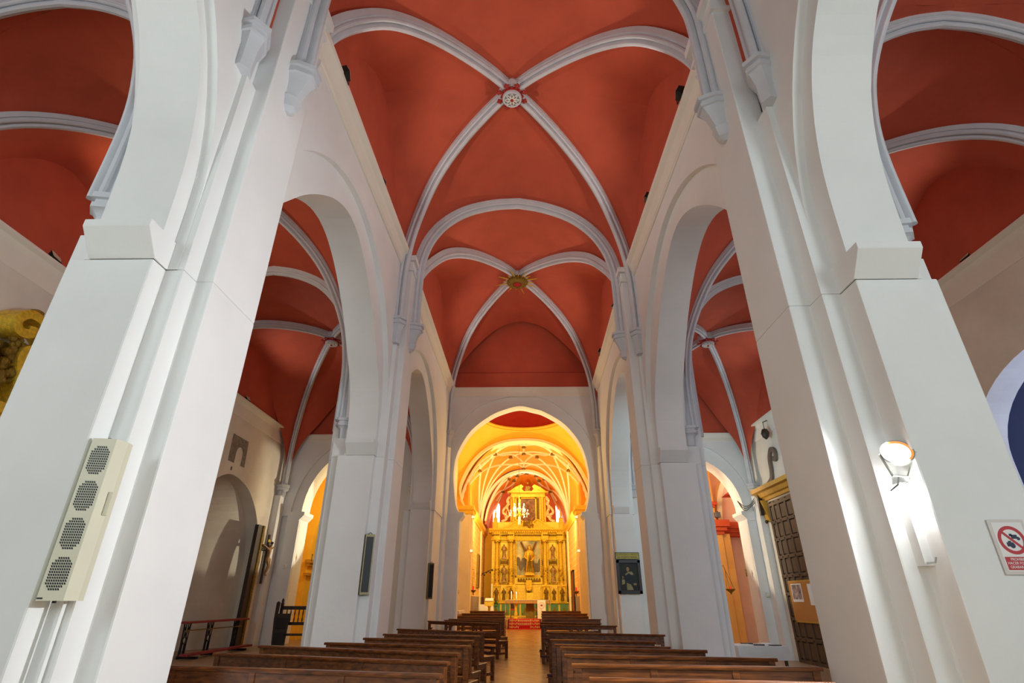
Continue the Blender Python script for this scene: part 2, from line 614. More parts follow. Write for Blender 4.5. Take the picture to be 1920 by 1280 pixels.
AT1 = [(p[0], p[1]) for p in spline([(1, 0), (.985, .18), (.93, .33), (.83, .46), (.70, .60), (.59, .71), (.45, .82), (.29, .92), (.13, .983), (0, 1)], 3)]
AT0 = [(p[0], p[1]) for p in spline([(1, 0), (.985, .28), (.93, .5), (.82, .69), (.62, .85), (.35, .96), (0, 1)], 4)]
for (sd, b), (ya, yb, xa, xb) in BAYS.items():
    s = sg(sd)
    mid0 = -4.0 if b == 0 else max(ya - .9, PIERS[(sd, b)][0] + .25)
    mid1 = (yb + .9) if b < 2 else YW + .05
    z1 = CROWN[(sd, b)]
    T = AT0 if b == 0 else AT1
    cc_, aa_ = (ya + yb) / 2, (yb - ya) / 2
    inner = [(cc_ - aa_ * h, ZI + .3 + (z1 - ZI - .3) * f) for h, f in T] + [(cc_ + aa_ * h, ZI + .3 + (z1 - ZI - .3) * f) for h, f in T[::-1][1:]]
    outer = arch_pts(ya - .19, yb + (.195 if sd == 'L' else (.215 if b else .30)), 5.3, z1 + .5, 16, .1)
    side = 'left' if s < 0 else 'right'

    def wall(curve, z0, a, c, top, nm, y0=mid0, y1=mid1):
        poly = [(y0, z0)] + [(curve[0][0], z0)] + list(curve) + [(curve[-1][0], z0)] + [(y1, z0), (y1, top), (y0, top)]
        mb = MB().prism(poly, 'x', s * a, s * c)
        o = mb.build(nm, PLASTER)
        o['kind'] = 'structure'
        skew(o, ya, yb, s * (xb - xa))
        return o
    wall(inner, ZI, xa, xa + TH - .15, 9.6, 'wall_arcade_%s' % side)
    wall(outer, ZI, xa - .12, xa + .05, ZC, 'wall_nave_%s' % side, max(mid0, ya - .7) if b else mid0, min(mid1, yb + .7) if b < 2 else mid1)
    wall(outer, ZI, xa + TH - .17, xa + TH, 9.6 if False else ZA + 3.2, 'wall_aisle_%s' % side)
    # clerestory mass between the thin leaf and the aisle
    mb = MB().box(s * (xa - .09), s * (xa + .6), mid0, mid1, 9.55, 14.3)
    o = struct('wall_tympanum_%s' % side, mb, RED)
    skew(o, ya, yb, s * (xb - xa))
    # cornice
    y0c, y1c = (mid0 if b == 0 else ya - .25), (yb + .25 if b < 2 else YW)
    xw = xa - .12
    prof = [(0.05, ZC - .46), (-.03, ZC - .46), (-.03, ZC - .42), (-.055, ZC - .40), (-.07, ZC - .3), (-.12, ZC - .17), (-.2, ZC - .1), (-.21, ZC - .02), (-.21, ZC), (.25, ZC)]
    rings = [[(s * (xw + dx), y, z) for dx, z in prof] for y in (y0c, y1c)]
    o = struct('trim_nave_%s' % side, MB().loft(rings), mat('ivory_cornice_plaster', lin(236, 232, 220), .75, var=.02, scale=2))
    skew(o, ya, yb, s * (xb - xa))

# ------------------------------------------------------------------ chancel wall
ch_in = spline([(-2.62, 4.80), (-2.80, 5.1), (-2.93, 5.9), (-2.97, 6.64), (-2.80, 7.46), (-2.26, 8.38), (-1.42, 9.05), (-.72, 9.36), (-.08, 9.50), (.5, 9.38), (1.05, 9.2), (1.95, 8.6), (2.6, 7.68), (2.86, 6.62), (2.84, 5.7), (2.72, 5.1), (2.58, 4.80)], 4)
ch_in = [(p.x, p.y) for p in [Vector((q[0], q[1])) for q in ch_in]]
ch_out = spline([(-3.24, 4.7), (-3.36, 5.8), (-3.33, 6.84), (-3.05, 8.14), (-2.37, 9.13), (-1.42, 9.71), (-.1, 9.98), (1.02, 9.82), (1.96, 9.23), (2.75, 8.36), (3.14, 7.4), (3.22, 6.6), (3.2, 5.8), (3.14, 4.7)], 4)
ch_out = [(p[0], p[1]) for p in ch_out]


def notch_y(curve, z0, z1, x0, x1, ya, yb, jambs=None):
    cl, cr = curve[0][0], curve[-1][0]
    pts = [(x0, z0), (cl, z0)] + list(curve) + [(cr, z0), (x1, z0), (x1, z1), (x0, z1)]
    return MB().prism(pts, 'y', ya, yb)


struct('wall_chancel', notch_y(ch_in, 0, 10.4, -4.3, 4.3, YW + .1, YW + .75), PLASTER)
struct('wall_chancel', notch_y(ch_out, 0, 10.3, -4.3, 4.3, YW, YW + .12), PLASTER)
# front jamb faces between strip and opening, below the springing
jb = MB().box(-3.3, -2.66, YW - .005, YW + .12, 0, 4.78)
jb.box(2.62, 3.3, YW - .005, YW + .12, 0, 4.78)
struct('wall_chancel_jambs', jb, PLASTER)
for s in (-1, 1):
    o = MB().prism([(s * 3.0, 4.5), (s * 2.64, 4.5), (s * 2.45, 4.74), (s * 2.45, 4.84), (s * 3.0, 4.84)], 'y', YW - .02, YW + .77).build('impost', PLASTER)
    o['kind'] = 'structure'
    o.name = 'trim_chancel_%s' % ('left' if s < 0 else 'right')
struct('wall_chancel_tympanum', MB().box(-4.2, 4.2, YW + .12, YW + .7, 10.3, 14.4), RED)
rc = MB().prism([(YW + .1, ZC - .42), (YW - .03, ZC - .42), (YW - .05, ZC - .3), (YW - .12, ZC - .12), (YW - .16, ZC - .08), (YW - .16, ZC - .02), (YW + .15, ZC - .02)], 'x', -3.1, 3.1)
struct('trim_chancel_cornice', rc, MATS['ivory_cornice_plaster'])
rc = MB().prism([(YW - .0, ZC - .05), (YW + .02, ZC + .75), (YW + .14, ZC + .85), (YW + .14, ZC - .05)], 'x', -3.3, 3.3)
struct('wall_chancel_ledge', rc, RED)
for s, nm in ((-1, 'left'), (1, 'right')):
    # aisle end wall with a pointed opening
    xo, xi = (OUT['L'], -3.9) if s < 0 else (3.9, OUT['R'])
    cx, hw = (-7.3, 2.0) if s < 0 else (7.25, 1.95)
    fz = 0 if s < 0 else -.4
    cin = arch_pts(cx - hw, cx + hw, 4.85, 7.5 if s < 0 else 7.1, 12, .3)
    cout = arch_pts(cx - hw - .42, cx + hw + .45, 4.7, 7.98 if s < 0 else 7.75, 12, .3)
    a, b = min(xo, xi), max(xo, xi)
    struct('wall_aisle_end_%s' % nm, notch_y(cin, fz, 12, a, b, YW + .1, YW + 1.0), PLASTER)
    struct('wall_aisle_end_%s' % nm, notch_y(cout, fz + 4.7, 11.5, a, b, YW, YW + .12), PLASTER)
    jj = MB()
    for e in (-1, 1):
        x1 = cx + e * hw
        jj.box(min(x1, x1 + e * .5), max(x1, x1 + e * .5), YW + .0, YW + .12, fz, 4.7)
        struct('trim_aisle_impost_%s' % nm, MB().prism([(x1 + e * .5, 4.5), (x1 + e * .04, 4.5), (x1 - e * .18, 4.74), (x1 - e * .18, 4.86), (x1 + e * .5, 4.86)], 'y', YW - .03, YW + 1.02), PLASTER)
    struct('wall_aisle_end_jambs_%s' % nm, jj, PLASTER)
    struct('trim_aisle_end_%s' % nm, MB().prism([(YW + .1, ZA - .35), (YW - .03, ZA - .35), (YW - .05, ZA - .2), (YW - .13, ZA - .06), (YW - .13, ZA), (YW + .1, ZA)], 'x', a, b), MATS['ivory_cornice_plaster'])
    struct('wall_aisle_lunette_%s' % nm, MB().box(a, b, YW - .02, YW + .2, ZA, 11.6), RED)
    # outer wall (left has a deep arched recess)
    X = OUT[('L' if s < 0 else 'R')]
    if s < 0:
        rec = [(y, z) for y, z in spline([(17.0, 0), (17.0, 3.6), (17.45, 4.8), (18.3, 5.42), (19.2, 5.52), (20.4, 5.16), (21.4, 4.25), (21.95, 2.9), (22.0, 0)], 5)]
        poly = [(-4, 0)] + rec + [(23.1, 0), (23.1, 14), (-4, 14)]
        struct('wall_left', MB().prism(poly, 'x', X, X - .5), PLASTERW)
        rec2 = [(y, z) for y, z in spline([(16.6, 0), (16.6, 3.8), (17.2, 4.8), (18.0, 5.1), (18.9, 4.85), (19.5, 4.2), (19.75, 3.4), (20.1, 0)], 5)]
        # splayed reveal and back wall of the recess
        A = resample([Vector((X - .49, y, z)) for y, z in rec], 40)
        B = resample([Vector((X - 1.7, y - .9, z)) for y, z in rec2], 40)
        struct('wall_recess_left', MB().loft([A, B], False), PLASTERW)
        struct('floor', MB().box(-12.6, -10.6, 12, 24, -.3, 0), AISLEFLOOR)
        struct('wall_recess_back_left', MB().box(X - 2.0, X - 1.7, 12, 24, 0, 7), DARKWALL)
    else:
        # blue lit chapel arch near the viewer
        cb = arch_pts(6.3, 11.4, 4.2, 6.0, 12, .2)
        poly = [(-4, -.4), (6.3, -.4)] + cb + [(11.4, -.4), (23.1, -.4), (23.1, 14), (-4, 14)]
        struct('wall_right', MB().prism(poly, 'x', X, X + .6), PLASTERW)
        struct('wall_chapel_right', MB().box(X + 2.2, X + 2.4, 4, 14, -.4, 8).box(X + .6, X + 2.4, 4, 4.2, -.4, 8).box(X + .6, X + 2.4, 13.8, 14, -.4, 8).box(X + .6, X + 2.4, 4, 14, 7.8, 8), BLUEW)
    e = -s
    prof = [(-.02, ZA - .62), (.02, ZA - .62), (.03, ZA - .58), (.04, ZA - .2), (.1, ZA - .1), (.2, ZA - .06), (.2, ZA), (-.05, ZA)]
    struct('trim_aisle_%s' % nm, MB().loft([[(X + e * dx, y, z) for dx, z in prof] for y in (-4, YW - .25)]), MATS['ivory_cornice_plaster'])
    # red lunettes of the outer wall
    struct('wall_aisle_tympanum_%s' % nm, MB().box(min(X + e * .04, X - .1), max(X + e * .04, X - .1), -4, YW, ZA, 12.5), RED)

# ------------------------------------------------------------------ vaults
DIAG = spline([(0, 0), (0, .22), (.02, .36), (.06, .48), (.14, .61), (.26, .745), (.42, .85), (.62, .93), (.84, .985), (1, 1)], 4)
DIAG = [(p[0], p[1]) for p in DIAG]
TRANS = [(p[0], p[1]) for p in spline([(0, 0), (0, .36), (.02, .5), (.09, .65), (.23, .79), (.45, .905), (.74, .975), (1, 1)], 4)]
FORM = [(p[0], p[1]) for p in spline([(0, 0), (.04, .25), (.16, .45), (.36, .62), (.64, .86), (.84, .97), (1, 1)], 4)]


LUN = [(p[0], p[1]) for p in spline([(0, 0), (.02, .3), (.10, .51), (.22, .64), (.37, .755), (.6, .895), (.8, .97), (1, 1)], 4)]


def curve3(a, b, table, z0, z1):
    a = Vector((a[0], a[1]))
    b = Vector((b[0], b[1]))
    return [Vector((*(a.lerp(b, s)), z0 + (z1 - z0) * h)) for s, h in table]


def by_height(pts, n=22):
    """resample a rising curve by a blend of height and length so that paired curves run together"""
    L = [0]
    for a, b in zip(pts, pts[1:]):
        L.append(L[-1] + (b - a).length)
    z0, z1 = pts[0].z, pts[-1].z
    key = [.35 * (p.z - z0) / (z1 - z0) + .65 * l / L[-1] for p, l in zip(pts, L)]
    out = []
    j = 0
    for k in range(n + 1):
        d = k / n
        while j < len(key) - 2 and key[j + 1] < d:
            j += 1
        t = (d - key[j]) / max(key[j + 1] - key[j], 1e-9)
        out.append(pts[j].lerp(pts[j + 1], min(max(t, 0), 1)))
    return out


def cell(mb, D, B, up=.05, seg=6, belly=.10):
    """ruled severy between a diagonal half D and a boundary half B"""
    D2, B2 = by_height(D), by_height(B)
    rings = []
    for d, b in zip(D2, B2):
        row = []
        for k in range(seg + 1):
            t = k / seg
            p = d.lerp(b, t)
            f = min(1, max(0, (p.z - D2[0].z) / 3.0))
            p.z += up + belly * f * math.sin(math.pi * t)
            row.append(p)
        rings.append(row)
    mb.loft(rings, False, False)


def vault(corners, boss, zs, zb, crowns, zcr, tables, ribs, web_mat, rib_mat, prof, name_root, ridge=.18, zspring=None):
    """corners: 4 xy (nearL, farL, farR, nearR); crowns: 4 mid points xy of sides (left, far, right, near)"""
    web = MB()
    diags = []
    for c in corners:
        diags.append(curve3(c, boss, DIAG, zs, zb))
    sides = [(0, 1, 0), (1, 2, 1), (2, 3, 2), (3, 0, 3)]
    for i, j, k in sides:
        for q in (i, j):
            B = curve3(corners[q] if tables[k] is not FORM else corners[q], crowns[k], tables[k], zs, zcr[k])
            cell(web, diags[q], B)
    o = web.build('ceiling', web_mat, None, True)
    o['kind'] = 'structure'
    for q in ribs:
        MB().sweep(diags[q][:-1] + [diags[q][-1]], prof).build('rib', rib_mat, name_root, 30)
    return diags


def P2(sd, k, what):
    Y0, Ya, Yb, Yc, X0, X1, Xp = PIERS[(sd, k)]
    s = sg(sd)
    Yd = Yc
    return {'near': (s * (X1 + .12), (Ya + Yb) / 2 - .1), 'far': (s * (X1 + .24), Yc + .18), 'mid': (s * (Xp + .06), (Yb + Yc) / 2),
            'anear': (s * (X0 + TH + .10), (Ya + Yb) / 2 - .05), 'afar': (s * (X0 + TH + .3), Yc + .12), 'amid': (s * (X0 + TH + .36), (Yb + Yc) / 2)}[what]


ZS, ZB = 8.15, 13.85
n0 = {('L', 'f'): (-3.45, -1.8), ('R', 'f'): (3.4, -1.6)}
# nave bays
NB = [
    ((-3.45, -2.0), P2('L', 1, 'near'), P2('R', 1, 'near'), (3.4, -1.8), (-.05, 1.4), ('near the viewer, cut by the picture edge', 0)),
    (P2('L', 1, 'far'), P2('L', 2, 'near'), P2('R', 2, 'near'), P2('R', 1, 'far'), (-.2, 9.8), ('over the first visible nave bay', 1)),
    (P2('L', 2, 'far'), (-3.3, YW - .35), (3.3, YW - .35), P2('R', 2, 'far'), (-.15, 18.85), ('over the nave bay before the chancel wall', 2)),
]
VR = []
for i, (c0, c1, c2, c3, boss, (lab, k)) in enumerate(NB):
    root = thing('vault_ribs', 'grey crossed ribs of the red nave vault %s' % lab, 'vault ribs', (boss[0], boss[1], ZB))
    yl, yr = (c0[1] + c1[1]) / 2, (c2[1] + c3[1]) / 2
    crowns = [(-3.8, yl + .1), (0, (c1[1] + c2[1]) / 2 + (.45 if i < 2 else .3)), (3.75, yr), (0, (c0[1] + c3[1]) / 2 - .45)]
    # the side cells spring from the pier strips but run on the wall plane
    d = vault([c0, c1, c2, c3], boss, ZS, ZB, crowns, [12.95, 13.1 if i < 2 else 13.75, 12.95, 13.1], [FORM, TRANS if i < 2 else LUN, FORM, TRANS], [0, 1, 2, 3], RED, RIB, RIBPROF, root)
    VR.append(root)

# transverse arches
for k in (1, 2):
    a, b = P2('L', k, 'mid'), P2('R', k, 'mid')
    m = ((a[0] + b[0]) / 2, (a[1] + b[1]) / 2)
    left = curve3(a, m, TRANS, 8.4, 13.12)
    right = curve3(b, m, TRANS, 8.4, 13.12)
    path = left + right[::-1][1:]
    ar = thing('transverse_arch', 'grey moulded arch rib crossing the nave between the %s' % ('two nearest piers' if k == 1 else 'second pair of piers'), 'arch', (m[0], m[1], 13))
    MB().sweep(path, RIBPROF, (Vector((b[0] - a[0], b[1] - a[1], 0)).cross(Vector((0, 0, 1))))).build('rib', RIB, ar, 30)
    # red flanks carrying the cells over the arch
    n_, f_ = [P2(q, k, 'near') for q in 'LR'], [P2(q, k, 'far') for q in 'LR']
    cn, cf_ = (0, (n_[0][1] + n_[1][1]) / 2 + .45), (0, (f_[0][1] + f_[1][1]) / 2 - .45)
    A_ = curve3(n_[0], cn, TRANS, ZS, 13.1) + curve3(n_[1], cn, TRANS, ZS, 13.1)[::-1][1:]
    B_ = curve3(f_[0], cf_, TRANS, ZS, 13.1) + curve3(f_[1], cf_, TRANS, ZS, 13.1)[::-1][1:]
    up = Vector((0, 0, .05))
    web = MB().loft([[a_ + up, p + Vector((0, 0, .03)), b_ + up] for a_, p, b_ in zip(A_, path, B_)], False, False)
    o = web.build('ceiling', RED, None, True)
    o['kind'] = 'structure'

# aisle bays
ZSA, ZBA = 5.45, 10.75
for sd in 'LR':
    s = sg(sd)
    side = 'left' if s < 0 else 'right'
    xo = OUT[sd] - s * .25
    bays = [
        ((s * 4.75, -2.5), P2(sd, 1, 'anear'), (s * 7.3, 1.5), 'beside the viewer'),
        (P2(sd, 1, 'afar'), P2(sd, 2, 'anear'), (s * 7.3, 9.3 if s < 0 else 9.8), 'beside the first nave bay'),
        (P2(sd, 2, 'afar'), (s * 4.55, YW - .35), (-7.32 if s < 0 else 7.2, 18.3 if s < 0 else 18.6), 'before the chancel wall'),
    ]
    for i, (ci0, ci1, boss, lab) in enumerate(bays):
        root = thing('vault_ribs', 'grey crossed ribs of the red %s aisle vault %s' % (side, lab), 'vault ribs', (boss[0], boss[1], ZBA))
        co0, co1 = (xo, ci0[1]), (xo, ci1[1])
        my = (ci0[1] + ci1[1]) / 2
        crowns = [(s * 4.2, my), (s * 7.3, ci1[1] + (.5 if i < 2 else .3)), (xo + s * .5, my), (s * 7.3, ci0[1] - .5)]
        vault([ci0, ci1, co1, co0], boss, ZSA, ZBA, crowns, [10.2, 10.4, 10.2, 10.4], [FORM, TRANS if i < 2 else FORM, FORM, TRANS], [0, 1, 2, 3], RED, RIB, RIBTHIN, root)
        VR.append(root)
    for k in (1, 2):
        a = P2(sd, k, 'amid')
        b = (xo, a[1])
        m = ((a[0] + b[0]) / 2, a[1])
        path = curve3(a, m, TRANS, 5.4, 10.4) + curve3(b, m, TRANS, 5.4, 10.4)[::-1][1:]
        ar = thing('transverse_arch', 'grey moulded arch rib crossing the %s aisle at the %s pier' % (side, 'nearest' if k == 1 else 'second'), 'arch', (m[0], m[1], 10))
        MB().sweep(path, RIBTHIN, (0, 1, 0)).build('rib', RIB, ar, 30)
        pn, pf = P2(sd, k, 'anear'), P2(sd, k, 'afar')
        cn, cf_ = (s * 7.3, pn[1] + .5), (s * 7.3, pf[1] - .5)
        A_ = curve3(pn, cn, TRANS, ZSA, 10.4) + curve3((xo, pn[1]), cn, TRANS, ZSA, 10.4)[::-1][1:]
        B_ = curve3(pf, cf_, TRANS, ZSA, 10.4) + curve3((xo, pf[1]), cf_, TRANS, ZSA, 10.4)[::-1][1:]
        up = Vector((0, 0, .05))
        web = MB().loft([[a_ + up, p + Vector((0, 0, .03)), b_ + up] for a_, p, b_ in zip(A_, path, B_)], False, False)
        o = web.build('ceiling', RED, None, True)
        o['kind'] = 'structure'
        corbel_mb(xo - s * (-.2), a[1], 5.85, -s, 0, .42, .3, .5).build('corbel', RIB, ar, 30)
    # corner corbel by the end wall
    o = corbel_mb(xo + s * .12, YW - .25, 5.88, -s * .7, -.7, .5, .42, .45).build('corbel', RIB, None, True)
    tag(o, 'grey polygonal corbel in the far corner of the %s aisle' % side, 'corbel')
    MB().box(min(xo, xo + s * .3), max(xo, xo + s * .3), YW - .5, YW, FLOORZ[sd], 5.45).build('wall_corner_%s' % side, PLASTER)['kind'] = 'structure'

# roof slabs keep the daylight of the sky out of the vaults
struct('ceiling', MB().box(-11.2, 12.4, -4.2, 24, 14.5, 14.8), DARKWALL)
# outside of the nave above the aisles

# ------------------------------------------------------------------ crossing with its dome
CX = .08
cw = MB()
for s, nm in ((-1, 'left'), (1, 'right')):
    x = s * 3.5 + CX
    cv = arch_pts(24.4, 27.9, 1.6, 4.4, 12, .2)
    struct('wall_crossing_%s' % nm, MB().prism([(23.6, 0), (24.4, 0)] + cv + [(27.9, 0), (28.6, 0), (28.6, 11), (23.6, 11)], 'x', x, x + s * .5), CREAM)
    struct('wall_crossing_back_%s' % nm, MB().box(min(x + s * .3, x + s * .6), max(x + s * .3, x + s * .6), 23.6, 28.6, 0, 6), CREAM)
    struct('trim_crossing_%s' % nm, MB().box(min(x, x - s * .14), max(x, x - s * .14), 23.75, 28.5, 3.05, 3.2).box(min(x, x - s * .08), max(x, x - s * .08), 23.75, 28.5, 2.9, 3.05), YELLOW)
# pendentives between the four arches and the ring
RC = (CX, 26.1)
RR = 2.2
ZR = 9.93
outer, inner = [], []
N = 64
pend = MB()
rings = []
for k in range(N):
    a = 2 * math.pi * k / N
    ca, sa = math.cos(a), math.sin(a)
    hx, hy = 3.5, 2.5
    t = 1 / max(abs(ca) / hx, abs(sa) / hy)
    ox, oy = ca * t, sa * t
    u = (oy / hy) if abs(ox) > hx - .001 else (ox / hx)
    zo = 6.2 + 3.45 * math.sqrt(max(0, 1 - (u * .985) ** 2))
    row = []
    for j in range(9):
        q = j / 8
        x = ox * (1 - q) + RR * ca * q
        y = oy * (1 - q) + RR * sa * q
        z = zo + (ZR - zo) * math.sin(q * math.pi / 2)
        row.append((RC[0] + x, RC[1] + y, z))
    rings.append(row)
rings.append(rings[0])
o = pend.loft(rings, False, False).build('ceiling', YELLOW, None, True)
o['kind'] = 'structure'
dome = MB().lathe([(RR * math.cos(R(a)), ZR + .15 + 2.0 * math.sin(R(a))) for a in range(0, 91, 9)], (RC[0], RC[1], 0), 48)
dome.f = dome.f[:-2]
struct('ceiling', dome, mat('deep_red_dome_plaster', lin(176, 40, 20), .85, var=.05), True)
rg = MB()
prof = [(RR + .1, ZR - .05), (RR - .04, ZR - .05), (RR - .05, ZR + .02), (RR - .12, ZR + .06), (RR - .12, ZR + .12), (RR - .02, ZR + .18), (RR + .1, ZR + .18)]
rings = [[(RC[0] + r * math.cos(2 * math.pi * k / 48), RC[1] + r * math.sin(2 * math.pi * k / 48), z) for r, z in prof] for k in range(49)]
struct('trim_dome_ring', rg.loft(rings, True, False), YELLOW, True)

# arch between crossing and presbytery
Y2, Y3 = 28.5, 35.9
PX0, PX1 = -2.68, 2.88
a2 = spline([(-2.66, 5.9), (-3.0, 6.0), (-3.22, 6.7), (-2.98, 7.5), (-2.5, 8.3), (-1.75, 8.95), (-.9, 9.28), (.1, 9.38), (1.1, 9.28), (1.95, 8.9), (2.7, 8.25), (3.2, 7.4), (3.42, 6.7), (3.2, 6.0), (2.86, 5.9)], 4)
a2 = [(p[0], p[1]) for p in a2]
a2b = [(.1 + (x - .1) * 1.035, z + (.13 if z > 6.3 else 0)) for x, z in a2]
struct('wall_presbytery', notch_y(a2b, 0, 11, -4.2, 4.4, Y2 + .02, Y2 + .5), YELLOW)
a2poly = [(x, z) for x, z in a2b] + [(x, z) for x, z in a2[::-1]]
struct('trim_presbytery_arch', MB().prism(a2poly, 'y', Y2 - .12, Y2 + .6), CREAM)
GREYD = mat('grey_dado_paint', lin(150, 146, 140), .8, var=.05)
for s, nm, x in ((-1, 'left', PX0), (1, 'right', PX1)):
    struct('wall_presbytery_%s' % nm, MB().box(min(x, x + s * .5), max(x, x + s * .5), Y2 + .5, 40.2, 1.75, 5.9), ASHLAR)
    struct('wall_presbytery_dado_%s' % nm, MB().box(min(x, x + s * .5), max(x, x + s * .5), Y2 + .5, 40.2, 0, 1.75), GREYD)
    struct('wall_presbytery_upper_%s' % nm, MB().box(min(x + s * .2, x + s * .6), max(x + s * .2, x + s * .6), Y2 + .3, 41, 5.7, 10.5), ORANGE)
    pl = MB()
    pl.box(min(x - s * .1, x + s * .5), max(x - s * .1, x + s * .5), Y2 - .1, Y2 + .55, 0, 5.6)
    pl.box(min(x - s * .02, x + s * .9), max(x - s * .02, x + s * .9), Y2 - .3, Y2 - .05, 0, 5.5)
    pl.box(min(x - s * .08, x + s * .3), max(x - s * .08, x + s * .3), Y3 - .3, Y3 + .3, 0, 5.6)
    struct('wall_presbytery_pilaster_%s' % nm, pl, CREAM)
    prof = [(-.1, 5.5), (.05, 5.5), (.08, 5.62), (.18, 5.72), (.2, 5.9), (-.3, 5.95)]
    struct('trim_presbytery_%s' % nm, MB().loft([[(x - s * dx, y, z) for dx, z in prof] for y in (Y2 - .25, 40.0)]), YELLOW)
    struct('trim_presbytery_capital_%s' % nm, MB().box(min(x - s * .2, x + s * .8), max(x - s * .2, x + s * .8), Y2 - .36, Y2 + .6, 5.72, 5.92).box(min(x - s * .15, x + s * .7), max(x - s * .15, x + s * .7), Y2 - .3, Y2 + .58, 5.52, 5.72), YELLOW)


# star vaults
def vz(u, v, z0=5.95, z1=9.55, dom=.22):
    return z0 + (z1 - z0) * (1 - abs(u) ** 2.3) ** .62 + dom * math.sin(math.pi * min(max(v, 0), 1))


def star(y0, y1, cx, hw, z0, z1, name, label, ribs, nodes, apse=False):
    def S(u, v, dz=0):
        vv = v
        y = y0 + (y1 - y0) * v
        z = vz(u, v, z0, z1)
        if apse:
            q = max(0, v - .25) / .75
            z = z0 + (z - z0) * math.sqrt(max(0, 1 - (q ** 2.2) * .18))
        return Vector((cx + hw * u * (1.13 - .13 * v if not apse else 1), y, z + dz))
    mb = MB()
    mb.loft([[S(-1 + 2 * i / 32, j / 14) for i in range(33)] for j in range(15)], False, False)
    o = mb.build('ceiling', ORANGE, None, True)
    o['kind'] = 'structure'
    root = thing('star_vault_ribs', label, 'vault ribs', (cx, (y0 + y1) / 2, z1))
    for pts in ribs:
        uv = spline(pts, 6)
        path = [S(min(max(p[0], -.995), .995), p[1], .02) for p in uv]
        rings = []
        for i, p in enumerate(path):
            t = (path[min(i + 1, len(path) - 1)] - path[max(i - 1, 0)]).normalized()
            e = .01
            u, v = uv[i]
            u = min(max(u, -.97), .97)
            n = (S(u + e, v) - S(u - e, v)).cross(S(u, v + e) - S(u, v - e)).normalized()
            if n.z > 0:
                n = -n
            b = t.cross(n).normalized()
            rings.append([p + b * a + n * d for a, d in ((-.055, -.03), (-.055, .03), (-.02, .09), (.02, .09), (.055, .03), (.055, -.03))])
        MB().loft(rings).build('rib', CREAMRIB, root, True)
    for u, v in nodes:
        p = S(u, v)
        bs = MB()
        bs.lathe([(.02, .06), (.08, .02), (.11, -.04), (.10, -.09), (.13, -.12), (.09, -.15), (.03, -.16)], (p.x, p.y, p.z - .03), 10)
        for k in range(8):
            a = k * math.pi / 4
            bs.ball((p.x + .11 * math.cos(a), p.y + .11 * math.sin(a), p.z - .14), .035, 5)
        bs.build('boss', GOLDD, root, True)
    return S


ribs = []
for s in (-1, 1):
    ribs += [[(s, 1), (s * .72, .82), (s * .3, .62), (0, .5)],
             [(s, 1), (s * .82, .70), (s * .62, .42), (s * .5, .22)],
             [(s, 1), (s * .88, .6), (s * .78, .3), (s * .74, .05)],
             [(s, 1), (s * .66, .92), (s * .3, .84), (0, .82)],
             [(s, 0), (s * .7, .2), (s * .35, .4), (0, .5)],
             [(s, 0), (s * .8, .32), (s * .55, .62), (s * .3, .80), (s * .12, .86), (0, .96)],
             [(s * .5, .22), (s * .42, .42), (s * .2, .55), (0, .82)],
             [(s * .5, .22), (s * .25, .16), (0, .24), (0, .26)],
             [(s * .5, .22), (s * .64, .26), (s * .76, .22)],
             [(s * .5, .22), (s * .35, .08), (s * .2, 0)],
             [(s, 0), (s * .75, .06), (s * .5, .22)]]
ribs += [[(0, 0), (0, .25), (0, .5)], [(0, .82), (0, .9), (0, 1)]]
star(Y2 + .05, Y3, .1, 2.98, 5.95, 9.5, 'presb', 'cream star shaped ribs of the orange presbytery vault with gilt bosses', ribs,
     [(0, .5), (.5, .22), (-.5, .22), (.26, .56), (-.26, .56), (0, .94), (.77, .24), (-.77, .24), (0, .25)])
ribs = []
for s in (-1, 1):
    ribs += [[(s, 0), (s * .75, .3), (s * .45, .45), (s * .18, .25), (0, .1)],
             [(s, 0), (s * .85, .4), (s * .72, .62), (s * .62, .78)],
             [(s, 0), (s * .6, .12), (s * .22, .22), (0, .3)],
             [(0, .3), (s * .2, .5), (s * .3, .75), (s * .42, 1)],
             [(s * .12, .28), (s * .22, .42), (s * .4, .40), (s * .45, .45)],
             [(s * .45, .45), (s * .5, .62), (s * .62, .78), (s * .8, .8)],
             [(0, .42), (s * .1, .5), (s * .24, .52), (s * .33, .42), (s * .45, .45)],
             [(s * .62, .78), (s * .45, .84), (s * .3, .78)],
             [(s * .62, .78), (s * .7, .9), (s * .85, 1)]]
ribs += [[(0, .3), (0, .42), (0, .6)]]
star(Y3, 40.2, .3, 2.75, 5.95, 9.5, 'apse', 'cream net ribs of the orange apse vault above the altarpiece', ribs,
     [(0, .42), (.12, .3), (-.12, .3), (.24, .5), (-.24, .5), (.45, .45), (-.45, .45), (.33, .68), (-.33, .68), (.62, .78), (-.62, .78)], True)
a3 = [(.15 + 2.85 * math.cos(t) * (1 if True else 0), 6.0 + 3.42 * max(0, math.sin(t)) ** .92) for t in [math.pi * (1 - k / 40) for k in range(41)]]
a3i = [(.15 + (x - .15) * .955, z - (.13 if z > 6.1 else 0)) for x, z in a3]
struct('trim_apse_arch', MB().prism(a3 + a3i[::-1], 'y', Y3 - .25, Y3 + .25), CREAMRIB, True)

# apse wall with two round-headed windows
AW = 40.0


def win_curve(cx):
    return [(cx - .26, 6.2)] + [(cx + .26 * -math.cos(math.pi * k / 12), 7.75 + .30 * math.sin(math.pi * k / 12)) for k in range(13)] + [(cx + .26, 6.2)]


